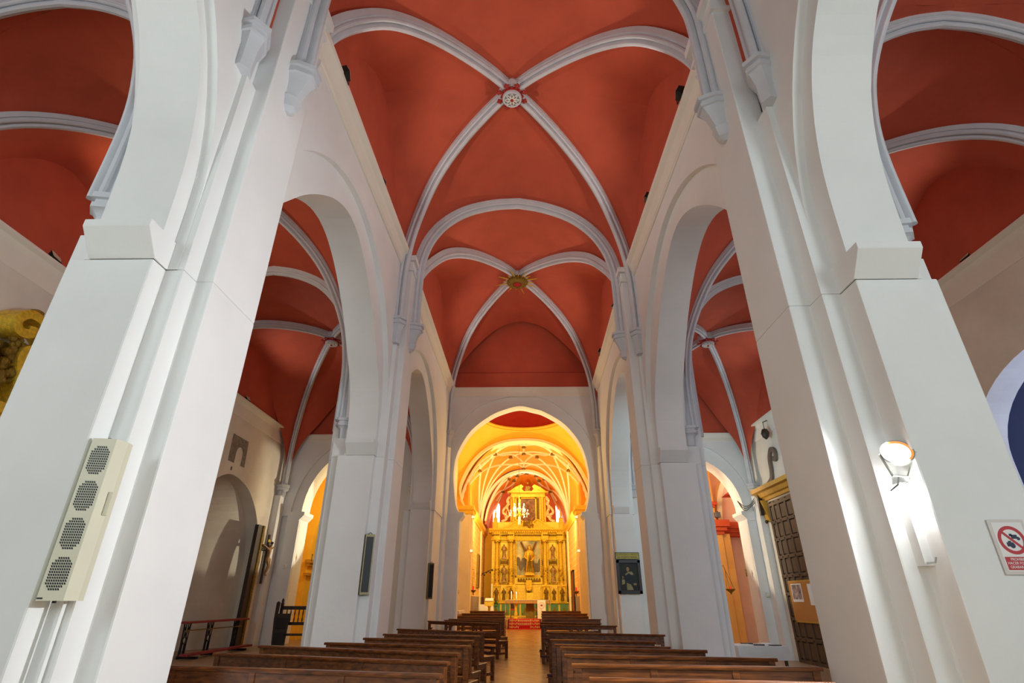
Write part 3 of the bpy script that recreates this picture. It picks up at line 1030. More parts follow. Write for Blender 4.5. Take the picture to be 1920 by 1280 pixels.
wl, wr = -1.90 + .0, 2.66
poly = [(-3.2, 6.2)] + win_curve(wl) + win_curve(wr) + [(3.6, 6.2), (3.6, 9.9), (-3.2, 9.9)]
struct('wall_apse', MB().prism(poly, 'y', AW, AW + .5), mat('salmon_plaster', lin(232, 128, 92), .8, var=.05))
struct('wall_apse_lower', MB().box(-3.2, 3.6, AW, AW + .5, 0, 6.2), YELLOW)
GLASS = mat('frosted_window_daylight', (.9, .95, 1), .3, var=0, emit=(.88, .94, 1), es=4.0)
for i, cx in enumerate((wl, wr)):
    win = thing('window', 'bright round headed window %s of the altarpiece attic' % ('left' if i == 0 else 'right'), 'window', (cx, AW, 6.2))
    win.name = 'window_%d' % (i + 1)
    win['kind'] = 'structure'
    MB().prism(win_curve(cx), 'y', AW + .38, AW + .42).build('glass', GLASS, win)
    c1 = win_curve(cx)
    c0 = [(cx + (x - cx) * .9, z + (-.03 if z > 7 else .03)) for x, z in c1]
    MB().prism(c1 + c0[::-1], 'y', AW + .3, AW + .38).build('frame', PLASTER, win)
struct('wall_outside', MB().box(-12, 14, 41.5, 41.7, -.5, 12), DARKWALL)


# ------------------------------------------------------------------ small sculpture helper
def statue(mb, x, y, z, h, rnd, arms=True):
    w = h * .16
    mb.lathe([(w * 1.05, 0), (w * 1.0, h * .08), (w * .8, h * .3), (w * .72, h * .5), (w * .95, h * .68), (w * 1.0, h * .76), (w * .8, h * .82), (w * .3, h * .85), (w * .3, h * .87)], (x, y, z), 10, None, 1, .62)
    mb.ball((x, y - w * .15, z + h * .925), h * .07, 8, .85, .95, 1.15)
    for f in range(4):
        a = rnd.uniform(-.9, .9)
        mb.tube([(x + a * w * .8, y - w * .5, z + h * .02), (x + a * w * .6, y - w * .58, z + h * .3), (x + a * w * .3, y - w * .5, z + h * .6)], h * .018, 5)
    if arms:
        for s in (-1, 1):
            e = rnd.uniform(.4, .62)
            mb.tube([(x + s * w * .8, y, z + h * .77), (x + s * w * 1.25, y - w * .3, z + h * .6), (x + s * w * rnd.uniform(.1, .7), y - w * .95, z + h * e)], [h * .045, h * .04, h * .028], 6)
            mb.ball((x + s * w * .4, y - w * .98, z + h * e), h * .03, 5)


rnd = random.Random(3)

# ------------------------------------------------------------------ altarpiece
RX, RY, RZ = .37, 37.5, .64
ret = thing('altarpiece', 'tall gilded baroque altarpiece filling the end wall of the presbytery', 'altarpiece', (RX, RY, RZ))


def rx(v):
    return RX + v


bp = MB().box(rx(-2.45), rx(2.5), RY, RY + 1.0, RZ, 1.43)
bp.build('base', GOLDP, ret)
for i in range(8):
    x0 = -2.4 + i * .615
    if 2 <= i <= 5 and False:
        continue
    p = MB().box(rx(x0 + .05), rx(x0 + .555), RY - .03, RY + .02, .72, 1.36).build('panel', GREEN, ret)
    MB().prism([(rx(x0 + .1), .74), (rx(x0 + .3), 1.22), (rx(x0 + .5), .74), (rx(x0 + .4), .74), (rx(x0 + .3), 1.0), (rx(x0 + .2), .74)], 'y', RY - .06, RY - .02).build('triangle_ornament', GOLDD, p)
MB().box(rx(-2.5), rx(2.55), RY - .12, RY + .9, 1.40, 1.47).build('base_moulding', GOLD, ret)
MB().box(rx(-2.4), rx(2.45), RY + .12, RY + .9, 1.47, 2.47).build('predella', GOLDP, ret)
MB().box(rx(-2.42), rx(2.46), RY + .25, RY + .9, 2.47, 5.3).build('main_storey', GOLDP, ret)
COLX = [-2.07, -1.15, 1.09, 2.10]
for cx in COLX:
    pd = MB().box(rx(cx - .22), rx(cx + .22), RY - .18, RY + .2, 1.47, 2.38).build('pedestal', GOLD, ret)
    sm = MB()
    statue(sm, rx(cx), RY - .24, 1.56, .74, rnd)
    sm.build('relief_figure', GOLDD, pd, True)
    MB().box(rx(cx - .26), rx(cx + .26), RY - .24, RY + .2, 2.36, 2.46).build('cap', GOLD, pd)
    cm = MB()
    prof = [(.17, 2.46), (.17, 2.52), (.13, 2.58), (.15, 2.62), (.15, 3.4), (.165, 3.42), (.165, 3.47), (.135, 3.5), (.125, 4.85), (.14, 4.88), (.12, 4.9), (.17, 5.05), (.2, 5.1), (.2, 5.16)]
    cc = cm.lathe(prof, (rx(cx), RY - .02, 0), 16).build('column', GOLD, ret, True)
    og = MB()
    for k in range(26):
        a = rnd.uniform(0, 6.28)
        zz = rnd.uniform(2.66, 3.4)
        og.ball((rx(cx) + .15 * math.cos(a), RY - .02 + .15 * math.sin(a), zz), rnd.uniform(.025, .05), 6)
    for k in range(14):
        a = k * 6.28 / 14
        og.ball((rx(cx) + .16 * math.cos(a), RY - .02 + .16 * math.sin(a), 5.0 + .05 * (k % 2)), .045, 5)
    og.build('carving', GOLDD, cc, True)
# predella reliefs between the pedestals
for cx in (-1.61, 1.6):
    nb = MB().box(rx(cx - .22), rx(cx + .22), RY + .06, RY + .14, 1.52, 2.3).build('relief_panel', GOLDP, ret)
    sm = MB()
    statue(sm, rx(cx), RY + .02, 1.6, .66, rnd)
    sm.build('relief_figure', GOLDD, nb, True)
# side niches with statues
for cx in (-1.61, 1.6):
    for z0, z1, hh in ((3.92, 5.1, .85), (2.52, 3.68, .98)):
        fr = MB()
        fr.box(rx(cx - .27), rx(cx - .22), RY + .12, RY + .26, z0, z1).box(rx(cx + .22), rx(cx + .27), RY + .12, RY + .26, z0, z1)
        fr.box(rx(cx - .27), rx(cx + .27), RY + .12, RY + .26, z0, z0 + .06).box(rx(cx - .27), rx(cx + .27), RY + .12, RY + .26, z1 - .05, z1)
        n = fr.build('niche_frame', GOLD, ret)
        sm = MB()
        sm.box(rx(cx - .16), rx(cx + .16), RY - .02, RY + .24, z0 + .08, z0 + .15)
        statue(sm, rx(cx), RY + .1, z0 + .15, hh, rnd)
        sm.build('statue', mat('polychrome_statue', (.26, .12, .02), .5, .2, var=.6, scale=16, var2=(.6, .38, .12)), n, True)
    rl = MB().box(rx(cx - .27), rx(cx + .27), RY + .1, RY + .26, 3.70, 3.90)
    for k in range(6):
        rl.ball((rx(cx - .2 + k * .08), RY + .08, 3.8), .04, 6)
    rl.build('carved_rail', GOLDD, ret)
# centre painting with its frame
fr = MB()
for (a, b, c, d) in ((-.9, .87, 5.12, 5.26), (-.9, .87, 2.9, 3.02), (-.9, -.78, 2.9, 5.26), (.75, .87, 2.9, 5.26)):
    fr.box(rx(a), rx(b), RY + .05, RY + .3, c, d)
cf = fr.build('painting_frame', GOLD, ret, bevel=.02)
beads = MB()
for k in range(20):
    beads.ball((rx(-.86), RY + .02, 3.0 + k * .113), .03, 5).ball((rx(.83), RY + .02, 3.0 + k * .113), .03, 5)
beads.build('beading', GOLDD, cf, True)
m = mat('dim_landscape_painting', lin(140, 146, 124), .5, var=.45, scale=1.3, var2=lin(226, 216, 150))
MB().box(rx(-.79), rx(.76), RY + .2, RY + .24, 3.0, 5.14).build('canvas', m, cf)
cl = MB()
for k in range(9):
    x = -.68 + k * .17 + (.1 if k > 4 else 0)
    if abs(x - .05) < .2:
        continue
    cl.ball((rx(x), RY + .19, 3.45 + rnd.uniform(-.1, .5)), .16, 8, 1, .08, 1.8)
cl.build('painted_crowd', mat('dim_painted_figures', lin(105, 90, 70), .6, var=.3, scale=6), cf, True)
# statue with the diagonal cross
sb = MB().box(rx(-.24), rx(.36), RY - .3, RY + .1, 3.02, 3.1).box(rx(-.2), rx(.32), RY - .26, RY + .08, 3.1, 3.16).build('statue_base', GOLD, ret)
xx = MB()
xx.tube([(rx(-.5), RY - .02, 5.05), (rx(.30), RY - .02, 3.5)], .065, 8).tube([(rx(.52), RY - .05, 5.05), (rx(-.26), RY - .05, 3.3)], .065, 8)
xx.build('diagonal_cross', mat('brown_timber', (.16, .07, .02), .6, var=.2), sb, True)
sm = MB()
statue(sm, rx(.06), RY - .14, 3.16, 1.62, rnd)
sm.tube([(rx(.06) + .19 * math.cos(a * math.pi / 8), RY - .06, 4.70 + .19 * math.sin(a * math.pi / 8)) for a in range(17)], .018, 5)
sm.build('bearded_figure', GOLD, sb, True)
fo = MB()
for k in range(9):
    fo.tube([(rx(-.12 + .05 * k), RY - .31, 3.2), (rx(-.06 + .035 * k), RY - .34 , 3.6 + .1 * (k % 3)), (rx(.0 + .02 * k), RY - .30, 4.0 + .12 * (k % 4))], .014, 5)
fo.tube([(rx(.36), RY - .32, 3.1), (rx(.33), RY - .3, 4.5)], .02, 5)
fo.build('robe_folds', GOLDD, sb, True)
# zone below the painting
MB().box(rx(-.9), rx(.88), RY + .1, RY + .4, 2.5, 2.9).build('panel', GOLDP, ret)
lm = MB().box(rx(-.72), rx(.76), RY - .02, RY + .2, 2.66, 2.74)
for k in range(9):
    lm.ball((rx(-.66 + k * .17), RY - .04, 2.8), .06, 6)
lm.build('carved_shelf', GOLDD, ret, True)
MB().box(rx(-.18), rx(.18), RY - .32, RY + .1, 2.28, 2.72).prism([(rx(-.22), 2.28), (rx(.22), 2.28), (rx(.1), 2.12), (rx(-.1), 2.12)], 'y', RY - .3, RY + .1).build('tabernacle', GOLD, ret)
tm = MB().lathe([(.03, 1.98), (.1, 2.0), (.13, 2.08), (.08, 2.14)], (rx(0), RY - .12, 0), 10)
tm.box(rx(-.1), rx(.1), RY - .3, RY, 1.9, 1.98)
tm.build('tabernacle_foot', GOLDD, ret, True)
MB().box(rx(-.74), rx(-.2), RY + .02, RY + .2, 1.5, 2.42).box(rx(.2), rx(.74), RY + .02, RY + .2, 1.5, 2.42).build('plain_panels', GOLDP, ret)
# entablature
en = MB().box(rx(-2.45), rx(2.5), RY - .02, RY + .9, 5.16, 5.3).box(rx(-2.42), rx(2.46), RY + .06, RY + .9, 5.3, 5.62)
for cx in COLX:
    en.box(rx(cx - .22), rx(cx + .22), RY - .26, RY + .3, 5.16, 5.64)
en.build('entablature', GOLD, ret)
dm = MB()
k = -2.36
while k < 2.42:
    dm.ball((rx(k), RY + .0 - (.28 if min(abs(k - c) for c in COLX) < .2 else 0), 5.46), .055, 6, 1.2, .7, 1)
    k += .13
dm.build('frieze_carving', GOLDD, ret, True)
cr = MB().prism([(RY + .8, 5.62), (RY - .28, 5.62), (RY - .42, 5.78), (RY - .42, 5.86), (RY + .8, 5.86)], 'x', rx(-2.62), rx(2.66))
k = -2.5
while k < 2.55:
    cr.box(rx(k - .035), rx(k + .035), RY - .36, RY - .2, 5.6, 5.68)
    k += .15
cr.build('cornice', GOLD, ret)
# volutes of the lower pediment


def volute(pts, y0, y1, w):
    P = spline(pts, 6)
    up = []
    lo = []
    for i, p in enumerate(P):
        t = (P[min(i + 1, len(P) - 1)] - P[max(i - 1, 0)]).normalized()
        n = Vector((-t[1], t[0]))
        up.append((p[0] + n[0] * w, p[1] + n[1] * w))
        lo.append((p[0] - n[0] * w, p[1] - n[1] * w))
    mb = MB()
    rings = []
    for a, b in zip(up, lo):
        rings.append([(a[0], y0, a[1]), (a[0], y1, a[1]), (b[0], y1, b[1]), (b[0], y0, b[1])])
    return mb.loft(rings)


for s in (-1, 1):
    ped = MB().prism([(rx(s * 1.72), 5.86), (rx(s * 1.25), 6.0), (rx(s * .85), 6.28), (rx(s * .62), 6.38), (rx(s * .5), 6.34), (rx(s * .36), 6.1), (rx(s * .36), 5.86)], 'y', RY - .25, RY + .1).build('pediment_wing', GOLD, ret)
    volute([(rx(s * 1.72), 5.9), (rx(s * 1.25), 6.04), (rx(s * .88), 6.3), (rx(s * .62), 6.42), (rx(s * .42), 6.34), (rx(s * .36), 6.18), (rx(s * .48), 6.06), (rx(s * .6), 6.16), (rx(s * .52), 6.24)], RY - .36, RY + .1, .035).build('scroll', GOLD, ped, True)
cm = MB()
for k in range(26):
    cm.ball((rx(rnd.uniform(-.3, .3)), RY - .25, rnd.uniform(5.9, 6.42)), rnd.uniform(.04, .09), 7)
cm.build('coat_of_arms', GOLDD, ret, True)
# attic storey
MB().box(rx(-2.4), rx(2.45), RY + .2, RY + .8, 5.86, 6.34).build('attic_base', GOLDP, ret)
MB().box(rx(-1.2), rx(1.22), RY + .25, RY + .8, 6.3, 8.12).build('attic', GOLDP, ret)
for s in (-1, 1):
    for cx, r in ((1.0, .1), ):
        MB().lathe([(.13, 6.34), (.13, 6.46), (.09, 6.5), (.1, 6.55), (.085, 7.75), (.13, 7.9), (.13, 7.96)], (rx(s * cx), RY + .12, 0), 12).build('attic_column', GOLD, ret, True)
    st = MB().box(rx(s * .68 - .09), rx(s * .68 + .09), RY + .17, RY + .26, 6.4, 7.9)
    for k in range(11):
        st.ball((rx(s * .68), RY + .15, 6.5 + k * .13), .05, 6)
    st.build('carved_strip', GOLDD, ret, True)
    # openwork scroll brackets beside the attic
    sc_ = volute([(rx(s * 1.25), 8.0), (rx(s * 1.42), 7.75), (rx(s * 1.36), 7.45), (rx(s * 1.62), 7.2), (rx(s * 1.7), 6.95), (rx(s * 1.45), 6.75), (rx(s * 1.5), 6.5), (rx(s * 1.8), 6.38)], RY + .15, RY + .35, .07)
    sc_.v += []
    b = sc_.build('scroll_bracket', mat('white_gold_carving', lin(226, 196, 140), .5, .1, var=.3, scale=10), ret, True)
    lf = volute([(rx(s * 1.24), 7.5), (rx(s * 1.5), 7.35), (rx(s * 1.32), 7.05), (rx(s * 1.3), 6.7), (rx(s * 1.55), 6.6)], RY + .12, RY + .3, .045)
    for k in range(24):
        q = k / 23
        lf.ball((rx(s * (1.28 + .38 * q * rnd.uniform(.3, 1))), RY + .18, 7.95 - 1.5 * q + rnd.uniform(-.05, .05)), rnd.uniform(.04, .075), 6)
    lf.build('foliage', MATS['white_gold_carving'], b, True)
    pn = MB().box(rx(s * 2.2 - .13), rx(s * 2.2 + .13), RY - .1, RY + .16, 5.86, 6.5)
    pn.lathe([(.12, 6.5), (.14, 6.56), (.06, 6.62), (.07, 6.9), (.03, 6.95), (.05, 7.0), (.015, 7.08), (.015, 7.22)], (rx(s * 2.2), RY + .03, 0), 8)
    pn.build('pinnacle', GOLD, ret, True)
fr = MB()
for (a, b, c, d) in ((-.56, .58, 7.86, 7.94), (-.56, .58, 6.32, 6.4), (-.56, -.48, 6.32, 7.94), (.5, .58, 6.32, 7.94)):
    fr.box(rx(a), rx(b), RY + .12, RY + .26, c, d)
af = fr.build('attic_painting_frame', GOLD, ret)
MB().box(rx(-.5), rx(.52), RY + .2, RY + .25, 6.38, 7.88).build('canvas', mat('dark_amber_painting', lin(95, 60, 22), .5, var=.5, scale=3, var2=lin(160, 110, 50)), af)
pf = MB().lathe([(.17, 0), (.2, .3), (.14, .75), (.05, .85)], (rx(.02), RY + .19, 6.5), 10, None, 1, .08)
pf.ball((rx(.02), RY + .18, 7.44), .09, 8, .9, .2, 1.1)
for k in range(12):
    pf.ball((rx(rnd.uniform(-.42, .42)), RY + .19, rnd.uniform(6.5, 7.7)), .06, 6, 1, .2, 1)
pf.build('painted_figure', mat('painted_robe', lin(110, 68, 36), .6, var=.3, scale=8), af, True)
MB().box(rx(-1.2), rx(1.22), RY + .0, RY + .8, 7.96, 8.02).box(rx(-1.16), rx(1.18), RY + .1, RY + .8, 8.02, 8.24).prism([(rx(-1.42), 8.32), (rx(-1.3), 8.24), (rx(1.32), 8.24), (rx(1.44), 8.32)], 'y', RY - .1, RY + .8).build('attic_cornice', GOLD, ret)
for s in (-1, 1):
    MB().prism([(rx(s * 1.3), 8.32), (rx(s * .85), 8.62), (rx(s * .45), 8.8), (rx(s * .3), 8.66), (rx(s * .42), 8.5), (rx(s * .25), 8.32)], 'y', RY - .05, RY + .4).build('top_pediment_wing', GOLD, ret)
tm = MB()
for k in range(18):
    tm.ball((rx(rnd.uniform(-.16, .16)), RY + .05, rnd.uniform(8.34, 8.66)), rnd.uniform(.07, .12), 7)
tm.ball((rx(0), RY + .05, 8.9), .09, 8)
tm.build('crest', GOLDD, ret, True)

# ------------------------------------------------------------------ altar and its fittings
AY = 33.2
ax0, ax1 = -.96, 1.46
alt = thing('altar_table', 'gilded altar table on turned legs before the altarpiece', 'altar', (.25, AY, .64))
MB().box(ax0, ax1, AY - .4, AY + .4, 1.40, 1.56).build('table_top', LIGHTWOOD, alt, bevel=.01)
for x in (ax0 + .55, ax1 - .45):
    MB().lathe([(.14, .64), (.14, .7), (.08, .75), (.11, .9), (.075, 1.0), (.09, 1.25), (.13, 1.35), (.13, 1.40)], (x, AY - .18, 0), 14).build('leg', GOLDP, alt, True)
MB().box(.16, .6, AY - .05, AY + .25, .64, 1.4).build('carved_support', GOLDD, alt)
cl = MB().box(ax0 - .02, ax1 + .02, AY - .42, AY + .42, 1.562, 1.578)
cl.box(ax0 - .035, ax0 - .02, AY - .3, AY + .3, .95, 1.578).box(ax1 + .02, ax1 + .035, AY - .3, AY + .3, .8, 1.578)
tag(cl.build('altar_cloth', CLOTH), 'long white linen cloth lying over the altar table, hanging at its ends', 'cloth')
dr = MB().box(.78, 1.24, AY - .45, AY - .43, .66, 1.6).box(.78, 1.24, AY - .45, AY + .3, 1.585, 1.6)
ant = tag(dr.build('altar_frontal', CLOTH), 'white banner with gold ring emblem hanging down the front of the altar', 'cloth')
em = MB()
for k in range(20):
    a = k * 2 * math.pi / 20
    em.box(1.01 + .15 * math.cos(a) - .012, 1.01 + .15 * math.cos(a) + .012, AY - .456, AY - .45, 1.30 + .15 * math.sin(a) - .012, 1.30 + .15 * math.sin(a) + .012)
em.box(.95, 1.07, AY - .456, AY - .45, 1.27, 1.35)
for k in range(5):
    em.box(.98 + .04 * (k % 2), 1.01 + .04 * (k % 2), AY - .456, AY - .45, .8 + k * .07, .83 + k * .07)
em.build('embroidery', REDP, ant)
# lectern-like gilded stand behind the altar and the book stand on it
cs = thing('celebrant_chair', 'tall chair with gold brocade back standing behind the altar', 'chair', (.4, AY + 1.1, .64))
MB().box(.18, .62, AY + 1.3, AY + 1.36, 1.1, 1.95).build('backrest', GOLDP, cs, bevel=.02)
MB().box(.15, .65, AY + .85, AY + 1.36, 1.02, 1.12).build('seat', REDP, cs)
for x in (.18, .62):
    for y in (AY + .88, AY + 1.33):
        MB().box(x - .03, x + .03, y - .03, y + .03, .64, 1.04).build('leg', GOLD, cs)
for i, cx in enumerate((-.55, .95)):
    sc2 = thing('side_chair', 'small red seated wooden chair %s behind the altar' % ('on the left' if i == 0 else 'on the right'), 'chair', (cx, AY + 1.3, .64), 'side chairs behind the altar')
    MB().box(cx - .2, cx + .2, AY + 1.1, AY + 1.5, 1.04, 1.12).build('seat', REDP, sc2)
    MB().box(cx - .2, cx + .2, AY + 1.47, AY + 1.51, 1.12, 1.5).build('backrest', DARKWOOD, sc2)
    for a in (-.17, .17):
        for y in (AY + 1.13, AY + 1.47):
            MB().box(cx + a - .02, cx + a + .02, y - .02, y + .02, .64, 1.05).build('leg', DARKWOOD, sc2)
# candles on the altar
for i, (x, z1) in enumerate(((-.66, 1.92), (-.38, 1.90))):
    c = thing('candle', 'lit white altar candle, %s of the pair on the altar left end' % ('outer' if i == 0 else 'inner'), 'candle', (x, AY - .1, 1.58))
    MB().lathe([(.07, 1.58), (.07, 1.6), (.03, 1.62), (.03, 1.64)], (x, AY - .1, 0), 10).build('holder', GOLD, c, True)
    MB().lathe([(.035, 1.64), (.035, z1)], (x, AY - .1, 0), 10).build('wax', WAX, c, True)
    MB().lathe([(.004, z1), (.02, z1 + .03), (.012, z1 + .06), (.003, z1 + .09)], (x, AY - .1, 0), 8).build('flame', FLAME, c, True)
cx_ = thing('altar_cross', 'slender gilt cross standing between the two altar candles', 'cross', (-.5, AY, 1.58))
MB().lathe([(.09, 1.58), (.03, 1.63), (.012, 1.7), (.012, 2.0)], (-.5, AY, 0), 8).build('stem', GOLD, cx_, True)
MB().box(-.515, -.485, AY - .01, AY + .01, 2.0, 2.4).box(-.62, -.38, AY - .01, AY + .01, 2.22, 2.25).build('cross', GOLD, cx_)
# carpet over the steps
cp = [(30.0, .235), (30.98, .235), (30.98, .375), (31.28, .375), (31.28, .515), (31.58, .515), (31.58, .655), (32.6, .655)]
P = cp + [(y, z + .012) for y, z in cp[::-1]]
P = [(30.55, .222), (30.99, .222), (30.99, .362), (31.29, .362), (31.29, .502), (31.59, .502), (31.59, .642), (32.5, .642), (32.5, .665), (31.56, .665), (31.56, .525), (31.26, .525), (31.26, .385), (30.96, .385), (30.96, .245), (30.55, .245)]
cpt = tag(MB().prism(P, 'x', -.80, .92).build('carpet', CARPET), 'red patterned carpet runner laid over the presbytery steps', 'carpet')
pt = MB()
for s in (0, 1):
    for x0, x1 in ((-.78, -.74), (.86, .90)):
        pt.box(x0, x1, 30.94, 30.955, .25, .38).box(x0, x1, 31.24, 31.255, .39, .52).box(x0, x1, 31.54, 31.555, .53, .66)
for cx in (-.42, .54):
    for (yy, za, zb) in ((30.955, .25, .38), (31.255, .39, .52), (31.555, .53, .66)):
        for k in range(5):
            a = -.16 + k * .08
            pt.box(cx + a - .025, cx + a + .025, yy - .012, yy, za + .02 + .02 * (k % 2), zb - .02 * (k % 3))
for k in range(10):
    pt.box(-.22 + k * .06, -.18 + k * .06, 31.24, 31.255, .4, .5).box(-.25 + k * .065, -.21 + k * .065, 31.54, 31.555, .55, .64)
for x0 in (-.74, .74):
    for k in range(3):
        for j in range(3):
            pt.box(x0 + k * .045, x0 + .028 + k * .045, 30.94 + j * .3, 30.955 + j * .3, .27 + j * .14 + .02 * (k % 2), .36 + j * .14)
pt.build('pattern', mat('cream_carpet_wool', lin(225, 200, 140), .9, var=.1), cpt)
# ambo, credence table, plant, paschal candle
am = thing('ambo', 'golden wooden reading desk left of the altar with an open book', 'lectern', (-1.83, 31.95, .64))
MB().lathe([(.2, .64), (.2, .7), (.07, .76), (.06, 1.2), (.12, 1.28)], (-1.83, 31.95, 0), 12).build('stem', GOLDP, am, True)
MB().prism([(31.75, 1.28), (32.15, 1.28), (32.2, 1.62), (31.8, 1.5)], 'x', -2.08, -1.6).build('desk', GOLDP, am)
bk = MB().prism([(31.78, 1.515), (32.2, 1.635), (32.2, 1.665), (31.78, 1.545)], 'x', -2.06, -1.62)
tag(bk.build('open_book', PAPER), 'open white book lying on the golden reading desk', 'book')
cr_ = thing('credence_table', 'small side table hidden under a white cloth, left of the altar', 'table', (-2.05, 33.0, .64))
MB().box(-2.42, -1.7, 32.8, 33.4, 1.30, 1.33).build('table_top', LIGHTWOOD, cr_)
for x in (-2.38, -1.74):
    for y in (32.84, 33.36):
        MB().box(x - .02, x + .02, y - .02, y + .02, .64, 1.30).build('leg', LIGHTWOOD, cr_)


def drape(x0, x1, y0, y1, z0, z1, amp=.03, n=8):
    mb = MB()
    ring_t, ring_b, ring_m = [], [], []
    per = []
    for k in range(n):
        per.append((x0 + (x1 - x0) * k / n, y0, 0, -1))
    for k in range(n):
        per.append((x1, y0 + (y1 - y0) * k / n, 1, 0))
    for k in range(n):
        per.append((x1 - (x1 - x0) * k / n, y1, 0, 1))
    for k in range(n):
        per.append((x0, y1 - (y1 - y0) * k / n, -1, 0))
    rr = random.Random(5)
    for i, (x, y, nx, ny) in enumerate(per):
        f = amp * (.5 + .9 * (i % 2)) + rr.uniform(0, amp * .5)
        ring_t.append((x, y, z1))
        ring_m.append((x + nx * (.01 + f * .5), y + ny * (.01 + f * .5), z1 - (z1 - z0) * .4))
        ring_b.append((x + nx * (.015 + f), y + ny * (.015 + f), z0 + rr.uniform(0, .02)))
    return mb.loft([ring_b, ring_m, ring_t])


tag(drape(-2.44, -1.68, 32.78, 33.42, .72, 1.35).build('tablecloth', CLOTH, None, True), 'white cloth draped over the credence table left of the altar', 'tablecloth')
tag(MB().box(-2.2, -1.95, 32.9, 33.1, 1.352, 1.42).build('red_box', REDP), 'small red box on the cloth of the credence table', 'box')
pc = thing('paschal_candle', 'tall white candle on a stand at the left foot of the altarpiece', 'candle', (-1.95, 36.5, .64))
MB().lathe([(.12, .64), (.04, .7), (.04, 1.5), (.1, 1.55)], (-1.95, 36.5, 0), 10).build('stand', GOLD, pc, True)
MB().lathe([(.05, 1.55), (.05, 2.5)], (-1.95, 36.5, 0), 10).build('wax', WAX, pc, True)
pl_ = thing('potted_plant', 'leafy green plant beside the tall candle at the altarpiece', 'plant', (-1.75, 36.1, .64))
MB().lathe([(.12, .64), (.17, .95), (.15, .95)], (-1.75, 36.1, 0), 12).build('pot', GOLDD, pl_, True)
lf = MB()
for k in range(60):
    a, e, r = rnd.uniform(0, 6.28), rnd.uniform(.1, 1.3), rnd.uniform(.12, .34)
    c = Vector((-1.75 + r * math.cos(a) * math.cos(e), 36.1 + r * math.sin(a) * math.cos(e), 1.15 + r * math.sin(e) * 1.6))
    d = Vector((rnd.uniform(-1, 1), rnd.uniform(-1, 1), rnd.uniform(-.5, 1))).normalized() * .07
    n = d.cross(Vector((rnd.uniform(-1, 1), rnd.uniform(-1, 1), rnd.uniform(-1, 1)))).normalized() * .03
    q = d.cross(n).normalized() * .004
    lf.loft([[c - d, c - d * .9 + q, c - d * .95 - q], [c + n, c + q, c - n], [c + d, c + d * .9 + q, c + d * .95 - q]])
lf.build('foliage', LEAF, pl_)

# chandelier
ch = thing('chandelier', 'lit crystal chandelier hanging on a long cord before the altarpiece', 'chandelier', (-.18, 30.0, 6.0))
MB().tube([(-.18, 30.0, 6.7), (-.18, 30.0, 9.6)], .012, 6).build('cord', GOLDD, ch)
MB().lathe([(.02, 5.6), (.06, 5.65), (.03, 5.75), (.07, 5.85), (.03, 5.95), (.05, 6.2), (.02, 6.6), (.05, 6.7)], (-.18, 30.0, 0), 10).build('stem', GOLD, ch, True)
for k in range(12):
    a = k * math.pi / 6
    r, zz = (.46, 5.85) if k % 2 == 0 else (.30, 6.15)
    x, y = -.18 + r * math.cos(a), 30.0 + r * math.sin(a)
    am_ = MB().tube([(-.18, 30, zz - .05), (-.18 + r * .5 * math.cos(a), 30 + r * .5 * math.sin(a), zz - .16), (x, y, zz)], .014, 5).build('arm', GOLD, ch, True)
    d = MB()
    for j in range(7):
        d.ball((x + rnd.uniform(-.07, .07), y + rnd.uniform(-.07, .07), zz - rnd.uniform(-.02, .24)), .026, 5, 1, 1, 1.5)
    d.ball((x, y, zz + .1), .03, 6, 1, 1, 1.8)
    d.build('crystals', CRYSTAL, am_, True)
pp = MB()
for k in range(6):
    a = k * math.pi / 3
    pp.tube([(-.18 + .05 * math.cos(a), 30 + .05 * math.sin(a), 5.2), (-.18 + .05 * math.cos(a), 30 + .05 * math.sin(a), 5.62)], .02, 6)
pp.build('hanging_rods', mat('clear_glass_rod', (.8, .85, .85), .1, var=0), ch, True)

# sanctuary lamps and wall lamps
def wall_lamp(x, y, z, s, lab, chain=True):
    t = thing('sanctuary_lamp', lab, 'lamp', (x, y, z))
    MB().lathe([(.015, -.22), (.03, -.18), (.02, -.12), (.12, -.04), (.14, 0), (.1, .02), (.05, .0)], (x, y, z), 12).build('bowl', GOLDD, t, True)
    MB().lathe([(.04, 0), (.045, .17), (.035, .19)], (x, y, z), 10).build('red_glass', REDG, t, True)
    if chain:
        c = MB()
        for k in range(3):
            a = k * 2.09
            c.tube([(x + .12 * math.cos(a), y + .12 * math.sin(a), z), (x, y, z + .85)], .006, 4)
        c.tube([(x, y, z + .85), (x, y, z + .95), (x + s * .48, y, z + 1.05)], .012, 5)
        c.build('chains', GOLDD, t)
    else:
        MB().tube([(x, y, z - .05), (x + s * .15, y, z - .1), (x + s * .3, y, z + .05)], .015, 6).build('bracket', GOLDD, t)


wall_lamp(-3.0, 26.2, 1.85, -1, 'hanging red glass lamp on the left wall of the crossing')
wall_lamp(-2.5, 29.4, 2.0, -1, 'red glass lamp on a bracket at the left presbytery pilaster', True)
wall_lamp(2.65, 29.3, 1.95, 1, 'red glass lamp on a bracket at the right presbytery pilaster', False)
wall_lamp(3.15, 26.4, 1.8, 1, 'hanging red glass lamp on the right wall of the crossing')
for i, (x, y, z, lab) in enumerate(((-2.52, 28.2, 5.35, 'upper left'), (-2.55, 28.2, 3.75, 'lower left'), (2.72, 28.2, 5.35, 'upper right'), (2.75, 28.2, 3.75, 'lower right'))):
    s = -1 if x < 0 else 1
    t = thing('wall_floodlight', 'small white floodlight, %s on the presbytery pilasters' % lab, 'lamp', (x, y, z))
    MB().box(x - .08, x + .08, y - .1, y + .02, z - .07, z + .07).build('housing', PLASTER, t, bevel=.01)
    MB().box(x - .06, x + .06, y - .112, y - .1, z - .05, z + .05).build('lens', mat('lit_lamp_lens', (1, .95, .8), .3, var=0, emit=(1, .85, .5), es=.9), t)
